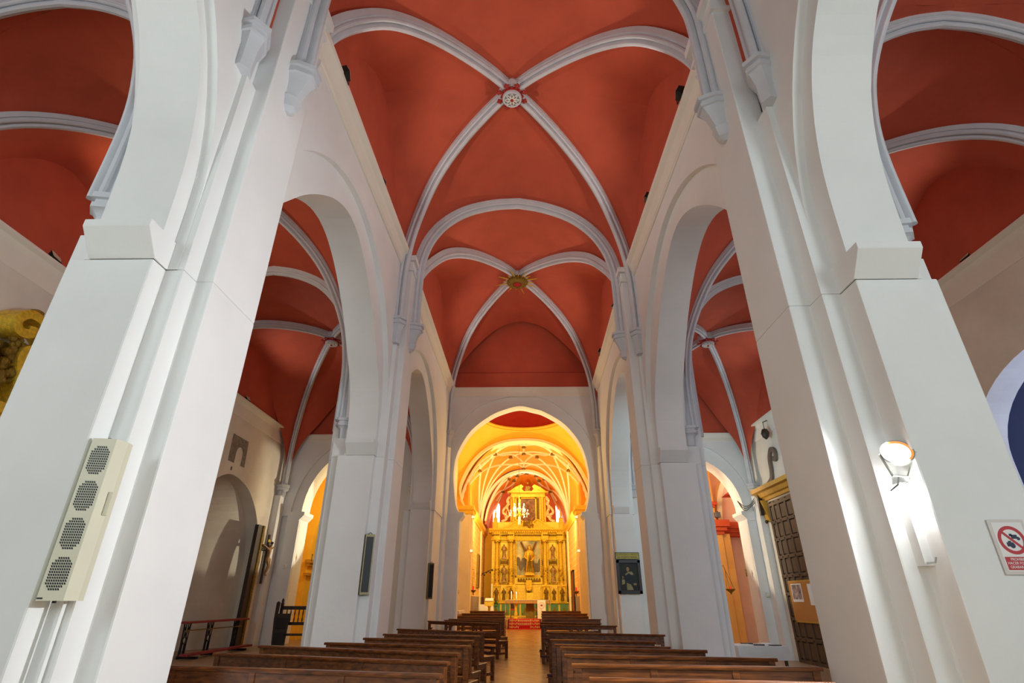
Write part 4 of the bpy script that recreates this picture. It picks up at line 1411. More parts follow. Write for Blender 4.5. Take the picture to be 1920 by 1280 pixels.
# framed picture and ivy branch on the left wall, door panel on the right wall
fp = thing('framed_picture', 'narrow gilt framed picture on the left presbytery wall', 'picture', (PX0 + .04, 33.8, 2.3))
MB().box(PX0 + .0, PX0 + .1, 33.2, 34.6, 2.2, 4.0).build('frame', GOLDD, fp, bevel=.015)
MB().box(PX0 + .1, PX0 + .11, 33.35, 34.45, 2.35, 3.85).build('canvas', mat('brown_picture', lin(120, 80, 40), .5, var=.4, scale=3), fp)
iv = MB()
iv.tube([(PX0, 36.0, 2.9), (PX0 + .3, 35.9, 3.1), (PX0 + .8, 35.8, 3.3)], .02, 5)
for k in range(7):
    iv.ball((PX0 + .05 + k * .12, 35.85, 2.95 + k * .05 + rnd.uniform(-.1, .05)), .055, 6)
tag(iv.build('ivy_branch', DARKWOOD, None, True), 'dark curling metal branch on the left presbytery wall by the altarpiece', 'wall ornament')
dd = thing('wooden_door', 'narrow reddish wooden door in the right presbytery wall', 'door', (PX1 - .03, 33.2, .64))
MB().box(PX1 - .06, PX1 + .02, 32.6, 33.8, .64, 3.0).build('leaf', mat('reddish_door_wood', lin(150, 70, 25), .5, var=.2, scale=6), dd)
MB().box(PX1 - .09, PX1 + .02, 32.5, 32.6, .64, 3.1).box(PX1 - .09, PX1 + .02, 33.8, 33.9, .64, 3.1).box(PX1 - .09, PX1 + .02, 32.5, 33.9, 3.0, 3.1).build('door_frame', DARKWOOD, dd)
dp = thing('wall_panel', 'tall dark framed panel on the left wall of the crossing', 'picture', (-3.32, 24.6, 1.6))
MB().box(-3.41, -3.3, 24.3, 25.2, 1.55, 3.0).build('frame', GOLDD, dp, bevel=.01)
MB().box(-3.3, -3.28, 24.4, 25.1, 1.65, 2.9).build('panel', mat('dark_green_panel', lin(40, 50, 25), .4, var=.2), dp)
sh = thing('side_altar_shelf', 'white cloth covered shelf against the left crossing wall', 'shelf', (-3.2, 26.6, .6))
MB().box(-3.42, -2.75, 25.4, 27.6, .9, 1.0).build('shelf', LIGHTWOOD, sh)
MB().box(-3.44, -2.73, 25.38, 27.62, 1.0, 1.14).build('cloth', CLOTH, sh, bevel=.02)
for y in (25.6, 27.3):
    MB().box(-3.4, -2.9, y, y + .12, .08, .9).build('leg', LIGHTWOOD, sh)

# ------------------------------------------------------------------ chancel light (warm lamps of the crossing and presbytery)
for x in (-2.3, 2.5):
    spot('floodlight_beam', (x, 28.0, 5.5), (0, 25.5, 9.5), 205, GOLDL, 150, .8, .15)
    spot('floodlight_beam', (x, 29.4, 5.4), (.3 - x * .3, 37.5, 4.2), 640, GOLDL, 130, .8, .15)
    spot('floodlight_beam', (x, 29.6, 6.1), (0, 34, 9.5), 270, (1, .80, .32), 150, .8, .15)
point('chandelier_glow', (-.18, 29.6, 6.3), 130, (1, .84, .44), .4)
point('crossing_lamp', (0, 25.2, 7.6), 170, (1, .80, .38), .3)
point('apse_lamp', (.3, 36.6, 8.6), 60, (1, .85, .65), .2)


# ------------------------------------------------------------------ bosses of the nave and aisle vaults
def painted_boss(x, y, z, r, parent, lab):
    b = MB().lathe([(r * .5, .12), (r * 1.0, .05), (r * 1.05, -.04), (r * .95, -.1)], (x, y, z), 20).build('boss', MATS['boss_red'], parent, True)
    b['label'] = lab
    rim = MB().lathe([(r * .95, -.06), (r * 1.0, -.12), (r * .92, -.17), (r * .8, -.17), (r * .76, -.13)], (x, y, z), 24).build('rim', RIB, b, True)
    mb = MB()
    for k in range(8):
        a = k * math.pi / 4 + math.pi / 8
        cx, cy = x + r * 1.32 * math.cos(a), y + r * 1.32 * math.sin(a)
        mb.ball((cx, cy, z - .05), r * .2, 7, 1, 1, .7)
        mb.ball((cx + r * .22 * math.cos(a), cy + r * .22 * math.sin(a), z - .05), r * .14, 6)
        for e in (-.5, .5):
            mb.ball((cx + r * .2 * math.cos(a + e * 2.4), cy + r * .2 * math.sin(a + e * 2.4), z - .05), r * .13, 6)
    for k in range(16):
        a = k * math.pi / 8
        mb.ball((x + r * 1.06 * math.cos(a), y + r * 1.06 * math.sin(a), z - .04), r * .14, 6)
    mb.build('leaf_crown', MATS['boss_red'], b, True)
    MB().lathe([(.30, .34), (.36, .2), (.33, .02), (.2, 0)], (x, y, z), 8).build('hub', RIB, b)
    d = MB().lathe([(r * .78, -.13), (r * .78, -.155), (.01, -.165)], (x, y, z), 24).build('disc', MATS['boss_grey'], b)
    t = MB()
    for k in range(8):
        a = k * math.pi / 4
        for e in (-.3, .3):
            t.tube([(x + r * .12 * math.cos(a), y + r * .12 * math.sin(a), z - .17), (x + r * .45 * math.cos(a + e), y + r * .45 * math.sin(a + e), z - .185), (x + r * .74 * math.cos(a + e * .2), y + r * .74 * math.sin(a + e * .2), z - .17)], r * .045, 5)
    t.build('tracery', CLOTH, b, True)
    MB().ball((x, y, z - .19), r * .17, 10).build('button', MATS['boss_red'], b, True)
    return b


mat('boss_red', lin(170, 40, 34), .6, var=.15, scale=14)
mat('boss_grey', lin(150, 150, 156), .6, var=.1, scale=14)
for i, (x, y) in enumerate(((-.05, 1.4), (-.2, 9.8))):
    painted_boss(x, y, ZB - .28, .26, VR[i], 'red leaf crowned boss with a white star tracery disc')
# carved gilt sunburst boss over the second bay
x, y, z = -.15, 18.85, ZB - .26
sb = MB().lathe([(.2, .1), (.36, .02), (.42, -.06), (.34, -.12), (.38, -.18), (.28, -.26), (.2, -.24), (.18, -.2), (.02, -.2)], (x, y, z), 20).build('boss', GOLDD, VR[2], True)
sb['label'] = 'dark gilt sunburst boss with a red cross centre'
MB().lathe([(.30, .34), (.36, .2), (.33, .04), (.2, .02)], (x, y, z), 8).build('hub', RIB, sb)
ra = MB()
for k in range(16):
    a = k * math.pi / 8 + .1
    L = .62 + .28 * (k % 2) + rnd.uniform(-.08, .08)
    ra.tube([(x + .3 * math.cos(a), y + .3 * math.sin(a), z - .06), (x + L * math.cos(a), y + L * math.sin(a), z - .1)], [.04, .012], 5)
ra.build('rays', GOLD, sb, True)
cv = MB()
for k in range(22):
    a = k * math.pi / 11
    cv.ball((x + .37 * math.cos(a), y + .37 * math.sin(a), z - .13), .07, 6)
cv.build('scrollwork', GOLDD, sb, True)
MB().lathe([(.16, -.21), (.16, -.235), (.01, -.24)], (x, y, z), 14).build('disc', REDP, sb)
for j in (5, 8):
    p = VR[j].location
    painted_boss(p.x, p.y, ZBA - .2, .24, VR[j], 'red leaf crowned boss with a pale disc')

# ------------------------------------------------------------------ floodlights on the cornices
FLOODB = []


def flood(x, y, z, tx, ty, tz, lab, group=None, power=0, color=WHITE, angle=120, small=False):
    t = thing('floodlight', lab, 'floodlight', (x, y, z), group)
    d = (Vector((tx, ty, tz)) - Vector((x, y, z))).normalized()
    q = d.to_track_quat('-Z', 'Y').to_matrix().to_4x4()
    M = Matrix.Translation((x, y, z + .16)) @ q
    k = .8 if small else 1
    MB().box(-.14 * k, .14 * k, -.10 * k, .10 * k, -.02, .12 * k, M).box(-.11 * k, .11 * k, -.07 * k, .07 * k, .12 * k, .16 * k, M).build('housing', BLACK, t)
    MB().box(-.12 * k, .12 * k, -.08 * k, .08 * k, -.03, -.018, M).build('glass', mat('floodlight_glass', (.75, .75, .6), .2, var=0), t)
    MB().tube([(x - .0, y - .16 * k, z + .16), (x, y - .16 * k, z), (x, y + .16 * k, z), (x, y + .16 * k, z + .16)], .012, 5).build('bracket', BLACK, t)
    if power:
        o = spot('floodlight_beam', Vector((x, y, z + .16)) + d * .08, (tx, ty, tz), power, color, angle, .7, .07)
    return t


for i, (y, lab) in enumerate(((6.75, 'nearest'), (9.7, 'second'), (15.1, 'third'), (19.6, 'farthest'))):
    flood(-3.26, y, ZC - .02, 1.5, y + 1.2, 13.2, 'black floodlight on the left nave cornice, %s from the viewer' % lab, None, 125, (1, .92, .82), 120, True)
for i, (y, lab) in enumerate(((7.3, 'nearest'), (10.3, 'second'), (15.7, 'third'), (19.3, 'farthest'))):
    flood(3.12, y, ZC - .02, -1.5, y + 1.2, 13.2, 'black floodlight on the right nave cornice, %s from the viewer' % lab, None, 125, (1, .92, .82), 120, True)
flood(-10.25, 9.5, ZA, -6.5, 10.0, 10.5, 'black floodlight on the left aisle cornice above the gilt altar', None, 190, (1, .72, .42))
flood(-10.25, 18.6, ZA, -6.5, 18.5, 10.5, 'black floodlight on the left aisle cornice above the stone niche', None, 90)
flood(9.75, 9.8, ZA, 6.5, 10.0, 10.5, 'black floodlight on the right aisle cornice beyond the nearest pier', None, 150)
flood(9.75, 18.6, ZA, 6.5, 18.5, 10.5, 'black floodlight on the right aisle cornice above the portal', None, 130, COOL)

# ------------------------------------------------------------------ pews
def pew(xl, yl, xr, yr, zf, label, open_back=False, group=None, H=.92, detail=True):
    a = Vector((xl, yl, zf))
    b = Vector((xr, yr, zf))
    L = (b - a).length
    rot = math.atan2(yr - yl, xr - xl)
    t = thing('pew', label, 'pew', a, group)
    M = Matrix.Translation(a) @ Matrix.Rotation(rot, 4, 'Z')

    def B(name, boxes, mt=PEWWOOD, bev=.006, parent=t):
        mb = MB()
        for q in boxes:
            mb.box(*q, m=M)
        return mb.build(name, mt, parent, bevel=bev)
    # rounded top rail
    prof = [(-.045, H - .035), (-.05, H - .015), (-.035, H), (.035, H), (.05, H - .015), (.045, H - .035)]
    MB().loft([[M @ Vector((x, y, z)) for y, z in prof] for x in (-.03, L + .03)]).build('top_rail', PEWWOOD, t, True)
    n = 3 if L > 2.2 else 2
    ps = [L * k / n for k in range(n + 1)]
    if open_back:
        B('back_board', [(0, L, -.02, .01, H - .10, H - .035), (0, L, -.02, .01, H - .36, H - .25)])
        B('back_board', [(0, L, -.02, .01, H - .5, H - .44)])
    else:
        B('back_board', [(0, L, -.02, .01, H - .175, H - .035)])
        B('lower_back_board', [(0, L, -.02, .01, .44, .53)])
    for k, p in enumerate(ps):
        if 0 < k < n:
            B('back_post', [(p - .035, p + .035, -.03, .03, .40, H - .03)])
    B('seat', [(-.01, L + .01, .02, .42, .42, .455)], PEWWOOD, .008)
    for e in (0.0, L - .07):
        f = B('end_frame', [(e, e + .07, -.035, .035, 0, H - .03), (e, e + .07, .36, .42, 0, .42), (e + .01, e + .06, .03, .37, .36, .42), (e + .01, e + .06, .03, .37, .10, .16)])
        # small curved bracket under the rail
        s = 1 if e == 0 else -1
        x0 = e + .07 if e == 0 else e
        MB().add([M @ Vector(v) for v in [(x0, -.015, H - .2), (x0 + s * .16, -.015, H - .2), (x0 + s * .05, -.015, H - .25), (x0, -.015, H - .36), (x0, .01, H - .2), (x0 + s * .16, .01, H - .2), (x0 + s * .05, .01, H - .25), (x0, .01, H - .36)]],
                 [(0, 1, 2, 3), (4, 7, 6, 5), (0, 4, 5, 1), (1, 5, 6, 2), (2, 6, 7, 3), (3, 7, 4, 0)]).build('bracket', PEWWOOD, f)
    B('stretcher', [(.05, L - .05, -.015, .015, .11, .17)])
    B('kneeler', [(.05, L - .05, -.36, -.20, .13, .15), (.08, .13, -.35, -.21, 0, .13), (L - .13, L - .08, -.35, -.21, 0, .13)], PEWWOOD)
    B('kneeler_pad', [(.06, L - .06, -.36, -.20, .15, .205)], MAROON, .02)
    return t


PL = [((-3.52, 6.15), (-.76, 5.55)), ((-3.84, 7.63), (-.83, 6.62)), ((-3.84, 8.9), (-.83, 7.66)), ((-3.09, 9.55), (-.80, 8.91)), ((-2.80, 10.74), (-.86, 10.09)), ((-2.76, 12.05), (-.84, 11.38)),
      ((-2.95, 14.24), (-.85, 12.87)), ((-3.15, 20.0), (-.74, 17.83)), ((-2.74, 21.03), (-.75, 19.74))]
PR = [((.59, 5.34), (2.47, 5.08)), ((.53, 6.45), (2.92, 6.21)), ((.53, 7.55), (2.88, 7.15)), ((.55, 8.71), (2.43, 8.26)), ((.5, 9.23), (2.08, 8.81)), ((.49, 10.43), (2.13, 9.95)),
      ((.54, 12.84), (2.75, 11.95)), ((.52, 16.88), (2.49, 16.25)), ((.57, 18.81), (2.3, 18.0))]
ORD = ['nearest the viewer', 'second from the viewer', 'third from the viewer', 'fourth from the viewer', 'fifth from the viewer', 'sixth from the viewer', 'last before the gap, beside the second pier', 'with open slatted back, first after the gap', 'just behind the open backed one']
for i, ((xa, ya), (xb, yb)) in enumerate(PL):
    # calm the slant a little: rows stand almost square to the aisle
    pew(xa, ya, xb, yb, 0, 'brown wooden pew left of the aisle, %s' % ORD[i], i == 7, 'nave pews left of the aisle')
for i, ((xa, ya), (xb, yb)) in enumerate(PR):
    pew(xa, ya, xb, yb, 0, 'brown wooden pew right of the aisle, %s' % ORD[i], i == 7, 'nave pews right of the aisle')
CH = ['under the chancel arch', 'second inside the chancel arch', 'third inside the chancel arch', 'foremost, closest to the altar']
for i, (y, zf, xin) in enumerate(((22.1, 0, .70), (24.5, .04, .76), (26.6, .10, .82), (28.7, .17, .90))):
    pew(-2.75, y + .15, -xin, y, zf, 'yellow lit wooden pew left of the aisle, %s' % CH[i], False, 'chancel pews')
    pew(xin, y, 2.85, y + .15, zf, 'yellow lit wooden pew right of the aisle, %s' % CH[i], False, 'chancel pews')

# ------------------------------------------------------------------ things on the near piers
def text_mesh(txt, size, M, m, name, parent, sx=1.0, align='CENTER', ext=.001):
    cu = bpy.data.curves.new(name, 'FONT')
    cu.body = txt
    cu.size = size
    cu.align_x = align
    cu.align_y = 'CENTER'
    cu.extrude = ext
    cu.resolution_u = 3
    o = bpy.data.objects.new(name, cu)
    col.objects.link(o)
    dg = bpy.context.evaluated_depsgraph_get()
    me = bpy.data.meshes.new_from_object(o.evaluated_get(dg))
    bpy.data.objects.remove(o)
    me.transform(Matrix.Diagonal((sx, 1, 1, 1)))
    me.transform(M)
    me.materials.clear()
    me.materials.append(m)
    n = bpy.data.objects.new(name, me)
    col.objects.link(n)
    if parent:
        n.parent = parent
        n.matrix_parent_inverse = Matrix.Translation(-parent.location)
    return n


FACE_Y = Matrix.Rotation(R(90), 4, 'X')      # text facing -Y
# ivory heater with four octagonal slotted grilles
ht = thing('wall_heater', 'long ivory wall heater with four octagonal slotted grilles on the nearest left pier', 'heater', (-3.50, 4.36, 1.5))
M = Matrix.Translation((-3.50, 4.37, 1.5)) @ Matrix.Rotation(R(12), 4, 'Z')
HH = 1.22
MB().loft([[M @ Vector(p) for p in ((-.15, .10, z), (-.15, .02, z), (-.095, -.09, z), (.085, -.09, z), (.13, .02, z), (.13, .10, z))] for z in (0, HH)]).build('casing', IVORY, ht)
for g in range(4):
    z0 = .07 + g * .285
    gm = MB()
    rows, cols = 12, 9
    for r in range(rows):
        for c in range(cols):
            # clipped corners
            if (r < 2 and c < 2 - r) or (r < 2 and c > cols - 3 + r) or (r > rows - 3 and c < r - rows + 3) or (r > rows - 3 and c > cols - 1 - (r - rows + 3)):
                continue
            x = -.068 + c * .0155
            zz = z0 + r * .0195
            gm.add([M @ Vector(v) for v in [(x, -.0915, zz), (x + .0105, -.0915, zz), (x + .0035, -.0915, zz + .0150), (x - .007, -.0915, zz + .0150), (x, -.089, zz), (x + .0105, -.089, zz), (x + .0035, -.089, zz + .0150), (x - .007, -.089, zz + .0150)]],
                   [(0, 1, 2, 3), (4, 7, 6, 5), (0, 4, 5, 1), (1, 5, 6, 2), (2, 6, 7, 3), (3, 7, 4, 0)])
    gm.build('grille', BLACK, ht)
MB().box(-.092, -.055, -.093, -.088, .012, .022, M).build('name_plate', BLACK, ht)
MB().box(-.005, .015, -.05, -.03, -.015, 0, M).box(-.005, .015, -.05, -.03, HH, HH + .015, M).build('screw', BLACK, ht)
MB().box(.12, .15, -.02, .02, .62, .80, M).build('side_clip', IVORY, ht)
cd = tag(MB().box(-3.535, -3.510, 4.455, 4.49, 0, 1.5).build('cable_conduit', PLASTER), 'thin white cable conduit running down below the ivory heater', 'conduit')

# dark heaters on the left piers
for (x, y, z0, z1, w, lab, rz) in ((-3.33, 12.22, 1.62, 2.81, .20, 'tall dark panel heater with brass frame on the second left pier', 22), (-3.22, 20.14, 1.57, 2.71, .19, 'slim dark panel heater on the left half pier by the chancel', 30)):
    t = thing('panel_heater', lab, 'heater', (x, y, z0))
    M = Matrix.Translation((x, y, 0)) @ Matrix.Rotation(R(rz), 4, 'Z')
    MB().box(-w / 2, w / 2, -.05, .08, z0, z1, M).build('casing', MATS.get('brass_frame') or mat('brass_frame', lin(120, 112, 84), .4, .6, var=.1), t, bevel=.004)
    MB().box(-w / 2 + .025, w / 2 - .025, -.056, -.048, z0 + .05, z1 - .05, M).build('dark_panel', BLACK, t)
    MB().tube([M @ Vector((-.05, 0, z1)), M @ Vector((0, 0, z1 + .04)), M @ Vector((.05, 0, z1))], .008, 5).build('hook', BLACK, t)

# round lamp on the right pier
lx, ly, lz = 3.42, 4.86, 2.72
lp = thing('round_floodlight', 'lit round floodlight with orange rim on the nearest right pier', 'lamp', (lx, ly, lz))
d = Vector((-.35, -.85, .42)).normalized()
M = Matrix.Translation((lx, ly, lz)) @ d.to_track_quat('Z', 'Y').to_matrix().to_4x4()
MB().lathe([(.03, -.10), (.08, -.09), (.115, -.04), (.13, 0), (.13, .02), (.122, .02), (.118, -.01)], (0, 0, 0), 28, M).build('reflector_housing', mat('brushed_metal', lin(190, 195, 190), .35, .8, var=.05), lp, True)
MB().lathe([(.121, -.005), (.121, .016), (.098, .008), (.098, .0)], (0, 0, 0), 28, M).build('rim', mat('orange_lit_rim', lin(230, 140, 60), .4, var=0, emit=(1, .42, .1), es=.55), lp, True)
lens = MB().lathe([(.10, .006), (.10, .012), (.06, .02), (.02, .024)], (0, 0, 0), 28, M).build('lens', mat('glowing_lamp_glass', (1, 1, 1), .2, var=0, emit=(1, .95, .9), es=2.0), lp, True)
MB().lathe([(.02, .02), (.02, .032), (.008, .036)], (0, 0, 0), 14, M).build('bulb_cap', mat('copper_cap', lin(200, 130, 80), .3, .5, var=0), lp, True)
MB().tube([M @ Vector((-.14, 0, 0)), (lx - .09, ly + .02, lz - .2), (lx + .07, ly + .06, lz - .2), M @ Vector((.14, 0, 0))], .012, 6).build('bracket', MATS['brushed_metal'], lp, True)
MB().tube([(lx - .02, ly + .05, lz - .2), (lx + .0, ly + .12, lz - .26), (lx - .03, ly + .2, lz - .3)], .006, 5).build('cable', BLACK, lp)
wb = thing('white_trunking', 'narrow white box channel with small brackets below the lit round lamp', 'conduit', (3.46, 5.02, 1.8))
MB().box(3.44, 3.52, 4.98, 5.10, 1.78, 2.48).build('channel', PLASTER, wb)
for z in (2.46, 1.80):
    MB().tube([(3.46, 4.98, z), (3.46, 4.88, z), (3.47, 4.87, z + .04)], .009, 6).build('bracket', MATS['brushed_metal'], wb, True)
spot('round_lamp_beam', Vector((lx, ly, lz)) + d * .06, Vector((lx - 2.6, ly - .30, lz - .6)), 1500, (.95, .98, 1), 150, .6, .1)
point('round_lamp_spill', (3.42, 4.84, 2.35), 9, (1, .98, .95), .05)

# prohibition sign
sgn = thing('prohibition_sign', 'laminated sign with a red crossed circle over cameras on the right pier', 'sign', (4.08, 4.79, 1.72))
MB().box(3.93, 4.23, 4.785, 4.79, 1.70, 2.13).build('laminate', mat('clear_laminate', lin(214, 208, 206), .35, var=0), sgn)
MB().box(3.955, 4.205, 4.782, 4.785, 1.725, 2.105).build('sheet', PAPER, sgn)
SRED = mat('sign_red', lin(190, 60, 70), .6, var=0)
M = Matrix.Translation((4.08, 4.7815, 1.965)) @ FACE_Y
MB().lathe([(.085, -.001), (.112, -.001), (.112, .001), (.085, .001), (.085, -.001)], (0, 0, 0), 40, M).build('red_ring', SRED, sgn)
M2 = M @ Matrix.Rotation(R(-45), 4, 'Z')
MB().box(-.09, .09, -.010, .010, -.001, .0015, M2).build('red_bar', SRED, sgn)
camk = MB()
Mk = M
for (x0, x1, y0, y1) in ((-.055, .0, -.05, -.018), (-.04, -.015, -.018, -.006), (.0, .05, .01, .042), (-.012, .012, .03, .05), (.045, .065, .0, .02)):
    camk.box(x0, x1, y0, y1, -.0005, .0006, Mk)
camk.lathe([(.012, -.0005), (.022, -.0005), (.022, .0008), (.012, .0008)], (-.012, -.042, 0), 20, Mk)
camk.lathe([(.006, -.0005), (.014, -.0005), (.014, .0008), (.006, .0008)], (.055, .012, 0), 16, Mk)
camk.build('camera_symbols', mat('dark_blue_ink', lin(50, 55, 85), .6, var=0), sgn)
rb = MB().box(3.965, 4.195, 4.7805, 4.7825, 1.735, 1.835).build('red_box', SRED, sgn)
for i, tx in enumerate(('PROHIBIDO', 'HACER FOTOS O', 'GRABAR VIDEO')):
    text_mesh(tx, .030, Matrix.Translation((4.08, 4.7802, 1.815 - i * .029)) @ FACE_Y, PAPER, 'lettering', rb if False else sgn, .92)

# painting with its plaque on the right half pier
pt_ = thing('painting', 'dark framed old painting of a cloaked friar under a yellow plaque', 'painting', (3.9, 21.36, 1.75))
fr = MB()
for (a, b, c, d_) in ((3.45, 4.33, 2.78, 2.89), (3.45, 4.33, 1.75, 1.86), (3.45, 3.56, 1.75, 2.89), (4.22, 4.33, 1.75, 2.89)):
    fr.box(a, b, 21.30, 21.38, c, d_)
fr.build('frame', mat('black_brown_frame', lin(38, 26, 30), .45, var=.1), pt_, bevel=.01)
cv = MB().box(3.55, 4.23, 21.35, 21.37, 1.85, 2.79).build('canvas', mat('dark_old_canvas', lin(12, 15, 13), .6, var=.5, scale=4, var2=lin(30, 32, 22)), pt_)
MB().ball((3.86, 21.345, 2.57), .075, 10, .8, .12, 1.1).ball((4.08, 21.345, 2.07), .05, 8, 1.3, .12, .8).ball((3.66, 21.345, 2.3), .035, 8, .8, .12, 1.4).build('painted_face_and_hands', mat('painted_skin', lin(150, 120, 84), .6, var=.25, scale=20), cv, True)
MB().prism([(3.74, 2.40), (3.86, 2.48), (4.0, 2.50), (4.06, 2.40), (4.0, 2.37), (3.88, 2.44), (3.78, 2.36)], 'y', 21.343, 21.35).prism([(3.78, 1.88), (3.78, 2.12), (3.94, 2.06), (4.02, 1.88)], 'y', 21.343, 21.35).prism([(3.6, 2.05), (3.62, 2.24), (3.72, 2.22), (3.72, 2.08)], 'y', 21.343, 21.35).build('painted_habit', mat('painted_pale_cloth', lin(140, 134, 90), .6, var=.3, scale=14), cv)
MB().prism([(3.72, 2.36), (3.84, 2.46), (4.04, 2.34), (4.14, 2.1), (3.98, 2.02), (3.74, 2.12)], 'y', 21.344, 21.349).build('painted_cape', mat('painted_dark_cloth', lin(18, 22, 36), .6, var=.2), cv)
pq = MB().box(3.43, 4.32, 21.31, 21.37, 2.90, 3.15).build('plaque', mat('plaque_edge', lin(30, 28, 16), .5, var=0), pt_)
MB().box(3.455, 4.295, 21.30, 21.312, 2.925, 3.125).build('plaque_face', mat('plaque_yellow', lin(186, 176, 84), .6, var=.08, scale=10), pq)
INK = mat('black_ink', lin(28, 24, 16), .6, var=0)
text_mesh('EN ESTE P\u00daLPITO PREDIC\u00d3', .072, Matrix.Translation((3.875, 21.298, 3.07)) @ FACE_Y, INK, 'lettering', pt_, .92)
text_mesh('San VICENTE FERRER', .095, Matrix.Translation((3.875, 21.298, 2.98)) @ FACE_Y, INK, 'lettering', pt_, .85)

# ------------------------------------------------------------------ left aisle
LX = -10.3
sp = thing('stone_niche', 'small grey stone panel with an arched niche set in the left wall', 'stone niche', (LX, 18.9, 5.93))
c1 = arch_pts(18.72, 19.22, 6.3, 6.55, 8, 0)
MB().prism([(18.32, 5.93), (18.72, 5.93)] + c1 + [(19.22, 5.93), (19.5, 5.93), (19.42, 6.88), (18.3, 6.88)], 'x', LX - .2, LX + .02).build('surround', STONE, sp)
MB().box(LX - .22, LX - .12, 18.6, 19.4, 5.93, 6.7).build('recess', mat('brown_niche_stone', lin(95, 75, 58), .9, var=.4, scale=7, bump=.8), sp)
MB().box(LX, LX + .012, 18.62, 18.70, 5.66, 5.78).build('number_plate', DARKWALL, sp)

tf = thing('leaning_frame', 'tall dark panel with gilt carved edge standing against the left wall', 'frame', (LX + .15, 21.5, 0))
MB().box(LX + .02, LX + .16, 21.25, 21.62, 0, 4.15).build('panel', DARKWOOD, tf)
bd = MB().box(LX + .0, LX + .2, 21.62, 21.76, 0, 4.15)
for k in range(40):
    bd.ball((LX + .2, 21.69, .08 + k * .103), .05, 5, .5, 1, 1)
bd.build('gilt_border', GOLDD, tf, True)

# crucifix
cy, cz = 22.25, 2.1
xb = LX + .22
cf = thing('crucifix', 'dark wooden crucifix with a carved figure on the left wall', 'crucifix', (xb, cy, cz))
MB().box(xb - .05, xb, cy - .055, cy + .055, cz, cz + 1.78).box(xb - .05, xb, cy - .50, cy + .50, cz + 1.28, cz + 1.39).build('cross', DARKWOOD, cf)
MB().box(xb, xb + .012, cy - .09, cy + .09, cz + 1.5, cz + 1.6).build('title_board', GOLDP, cf)
MB().tube([(LX - .01, cy, cz + 1.2), (xb - .04, cy, cz + 1.2)], .02, 6).build('wall_hook', BLACK, cf)


def skin_body(name, verts, edges, radii, m, parent, sub=2):
    me = bpy.data.meshes.new(name)
    me.from_pydata([tuple(v) for v in verts], edges, [])
    o = bpy.data.objects.new(name, me)
    col.objects.link(o)
    md = o.modifiers.new('skin', 'SKIN')
    for i, r in enumerate(radii):
        sv = me.skin_vertices[0].data[i]
        sv.radius = r if isinstance(r, tuple) else (r, r)
        sv.use_root = (i == 0)
    sd = o.modifiers.new('sub', 'SUBSURF')
    sd.levels = sub
    sd.render_levels = sub
    dg = bpy.context.evaluated_depsgraph_get()
    bpy.context.view_layer.update()
    me2 = bpy.data.meshes.new_from_object(o.evaluated_get(bpy.context.evaluated_depsgraph_get()))
    bpy.data.objects.remove(o)
    me2.materials.clear()
    me2.materials.append(m)
    me2.polygons.foreach_set('use_smooth', [True] * len(me2.polygons))
    n = bpy.data.objects.new(name, me2)
    col.objects.link(n)
    n.parent = parent
    n.matrix_parent_inverse = Matrix.Translation(-parent.location)
    return n


X1 = xb + .07
V = [(X1, cy, cz + .92), (X1 + .02, cy, cz + 1.06), (X1 + .02, cy, cz + 1.22), (X1 + .01, cy, cz + 1.30), (X1 + .05, cy + .02, cz + 1.36), (X1 + .07, cy + .035, cz + 1.44),
     (X1, cy - .13, cz + 1.26), (X1, cy - .27, cz + 1.30), (X1 - .03, cy - .44, cz + 1.35), (X1 - .03, cy - .49, cz + 1.36),
     (X1, cy + .13, cz + 1.26), (X1, cy + .27, cz + 1.30), (X1 - .03, cy + .44, cz + 1.35), (X1 - .03, cy + .49, cz + 1.36),
     (X1 + .01, cy - .055, cz + .86), (X1 + .10, cy - .02, cz + .64), (X1 + .0, cy - .03, cz + .38), (X1 + .05, cy - .02, cz + .29),
     (X1 + .01, cy + .055, cz + .86), (X1 + .11, cy + .06, cz + .64), (X1 + .01, cy + .01, cz + .36), (X1 + .06, cy + .01, cz + .27)]
Ed = [(0, 1), (1, 2), (2, 3), (3, 4), (4, 5), (2, 6), (6, 7), (7, 8), (8, 9), (2, 10), (10, 11), (11, 12), (12, 13), (0, 14), (14, 15), (15, 16), (16, 17), (0, 18), (18, 19), (19, 20), (20, 21)]
Rd = [.075, .065, .085, .04, .05, .045, .04, .03, .022, .02, .04, .03, .022, .02, .055, .045, .03, .022, .055, .045, .03, .022]
fg = skin_body('figure', V, Ed, Rd, SKIN, cf)
MB().lathe([(.10, 0), (.115, .06), (.10, .14)], (X1 + .01, cy, cz + .80), 12, None, .75, 1).tube([(X1 + .05, cy + .09, cz + .9), (X1 + .07, cy + .14, cz + .72)], [.04, .02], 6).build('loincloth', mat('ochre_cloth', lin(160, 128, 84), .8, var=.1), fg, True)
MB().ball((X1 + .06, cy + .03, cz + 1.47), .062, 8, 1, 1, .9).tube([(X1 + .05, cy + .06, cz + 1.45), (X1 + .05, cy + .07, cz + 1.33)], [.03, .012], 6).build('hair', DARKWOOD, fg, True)

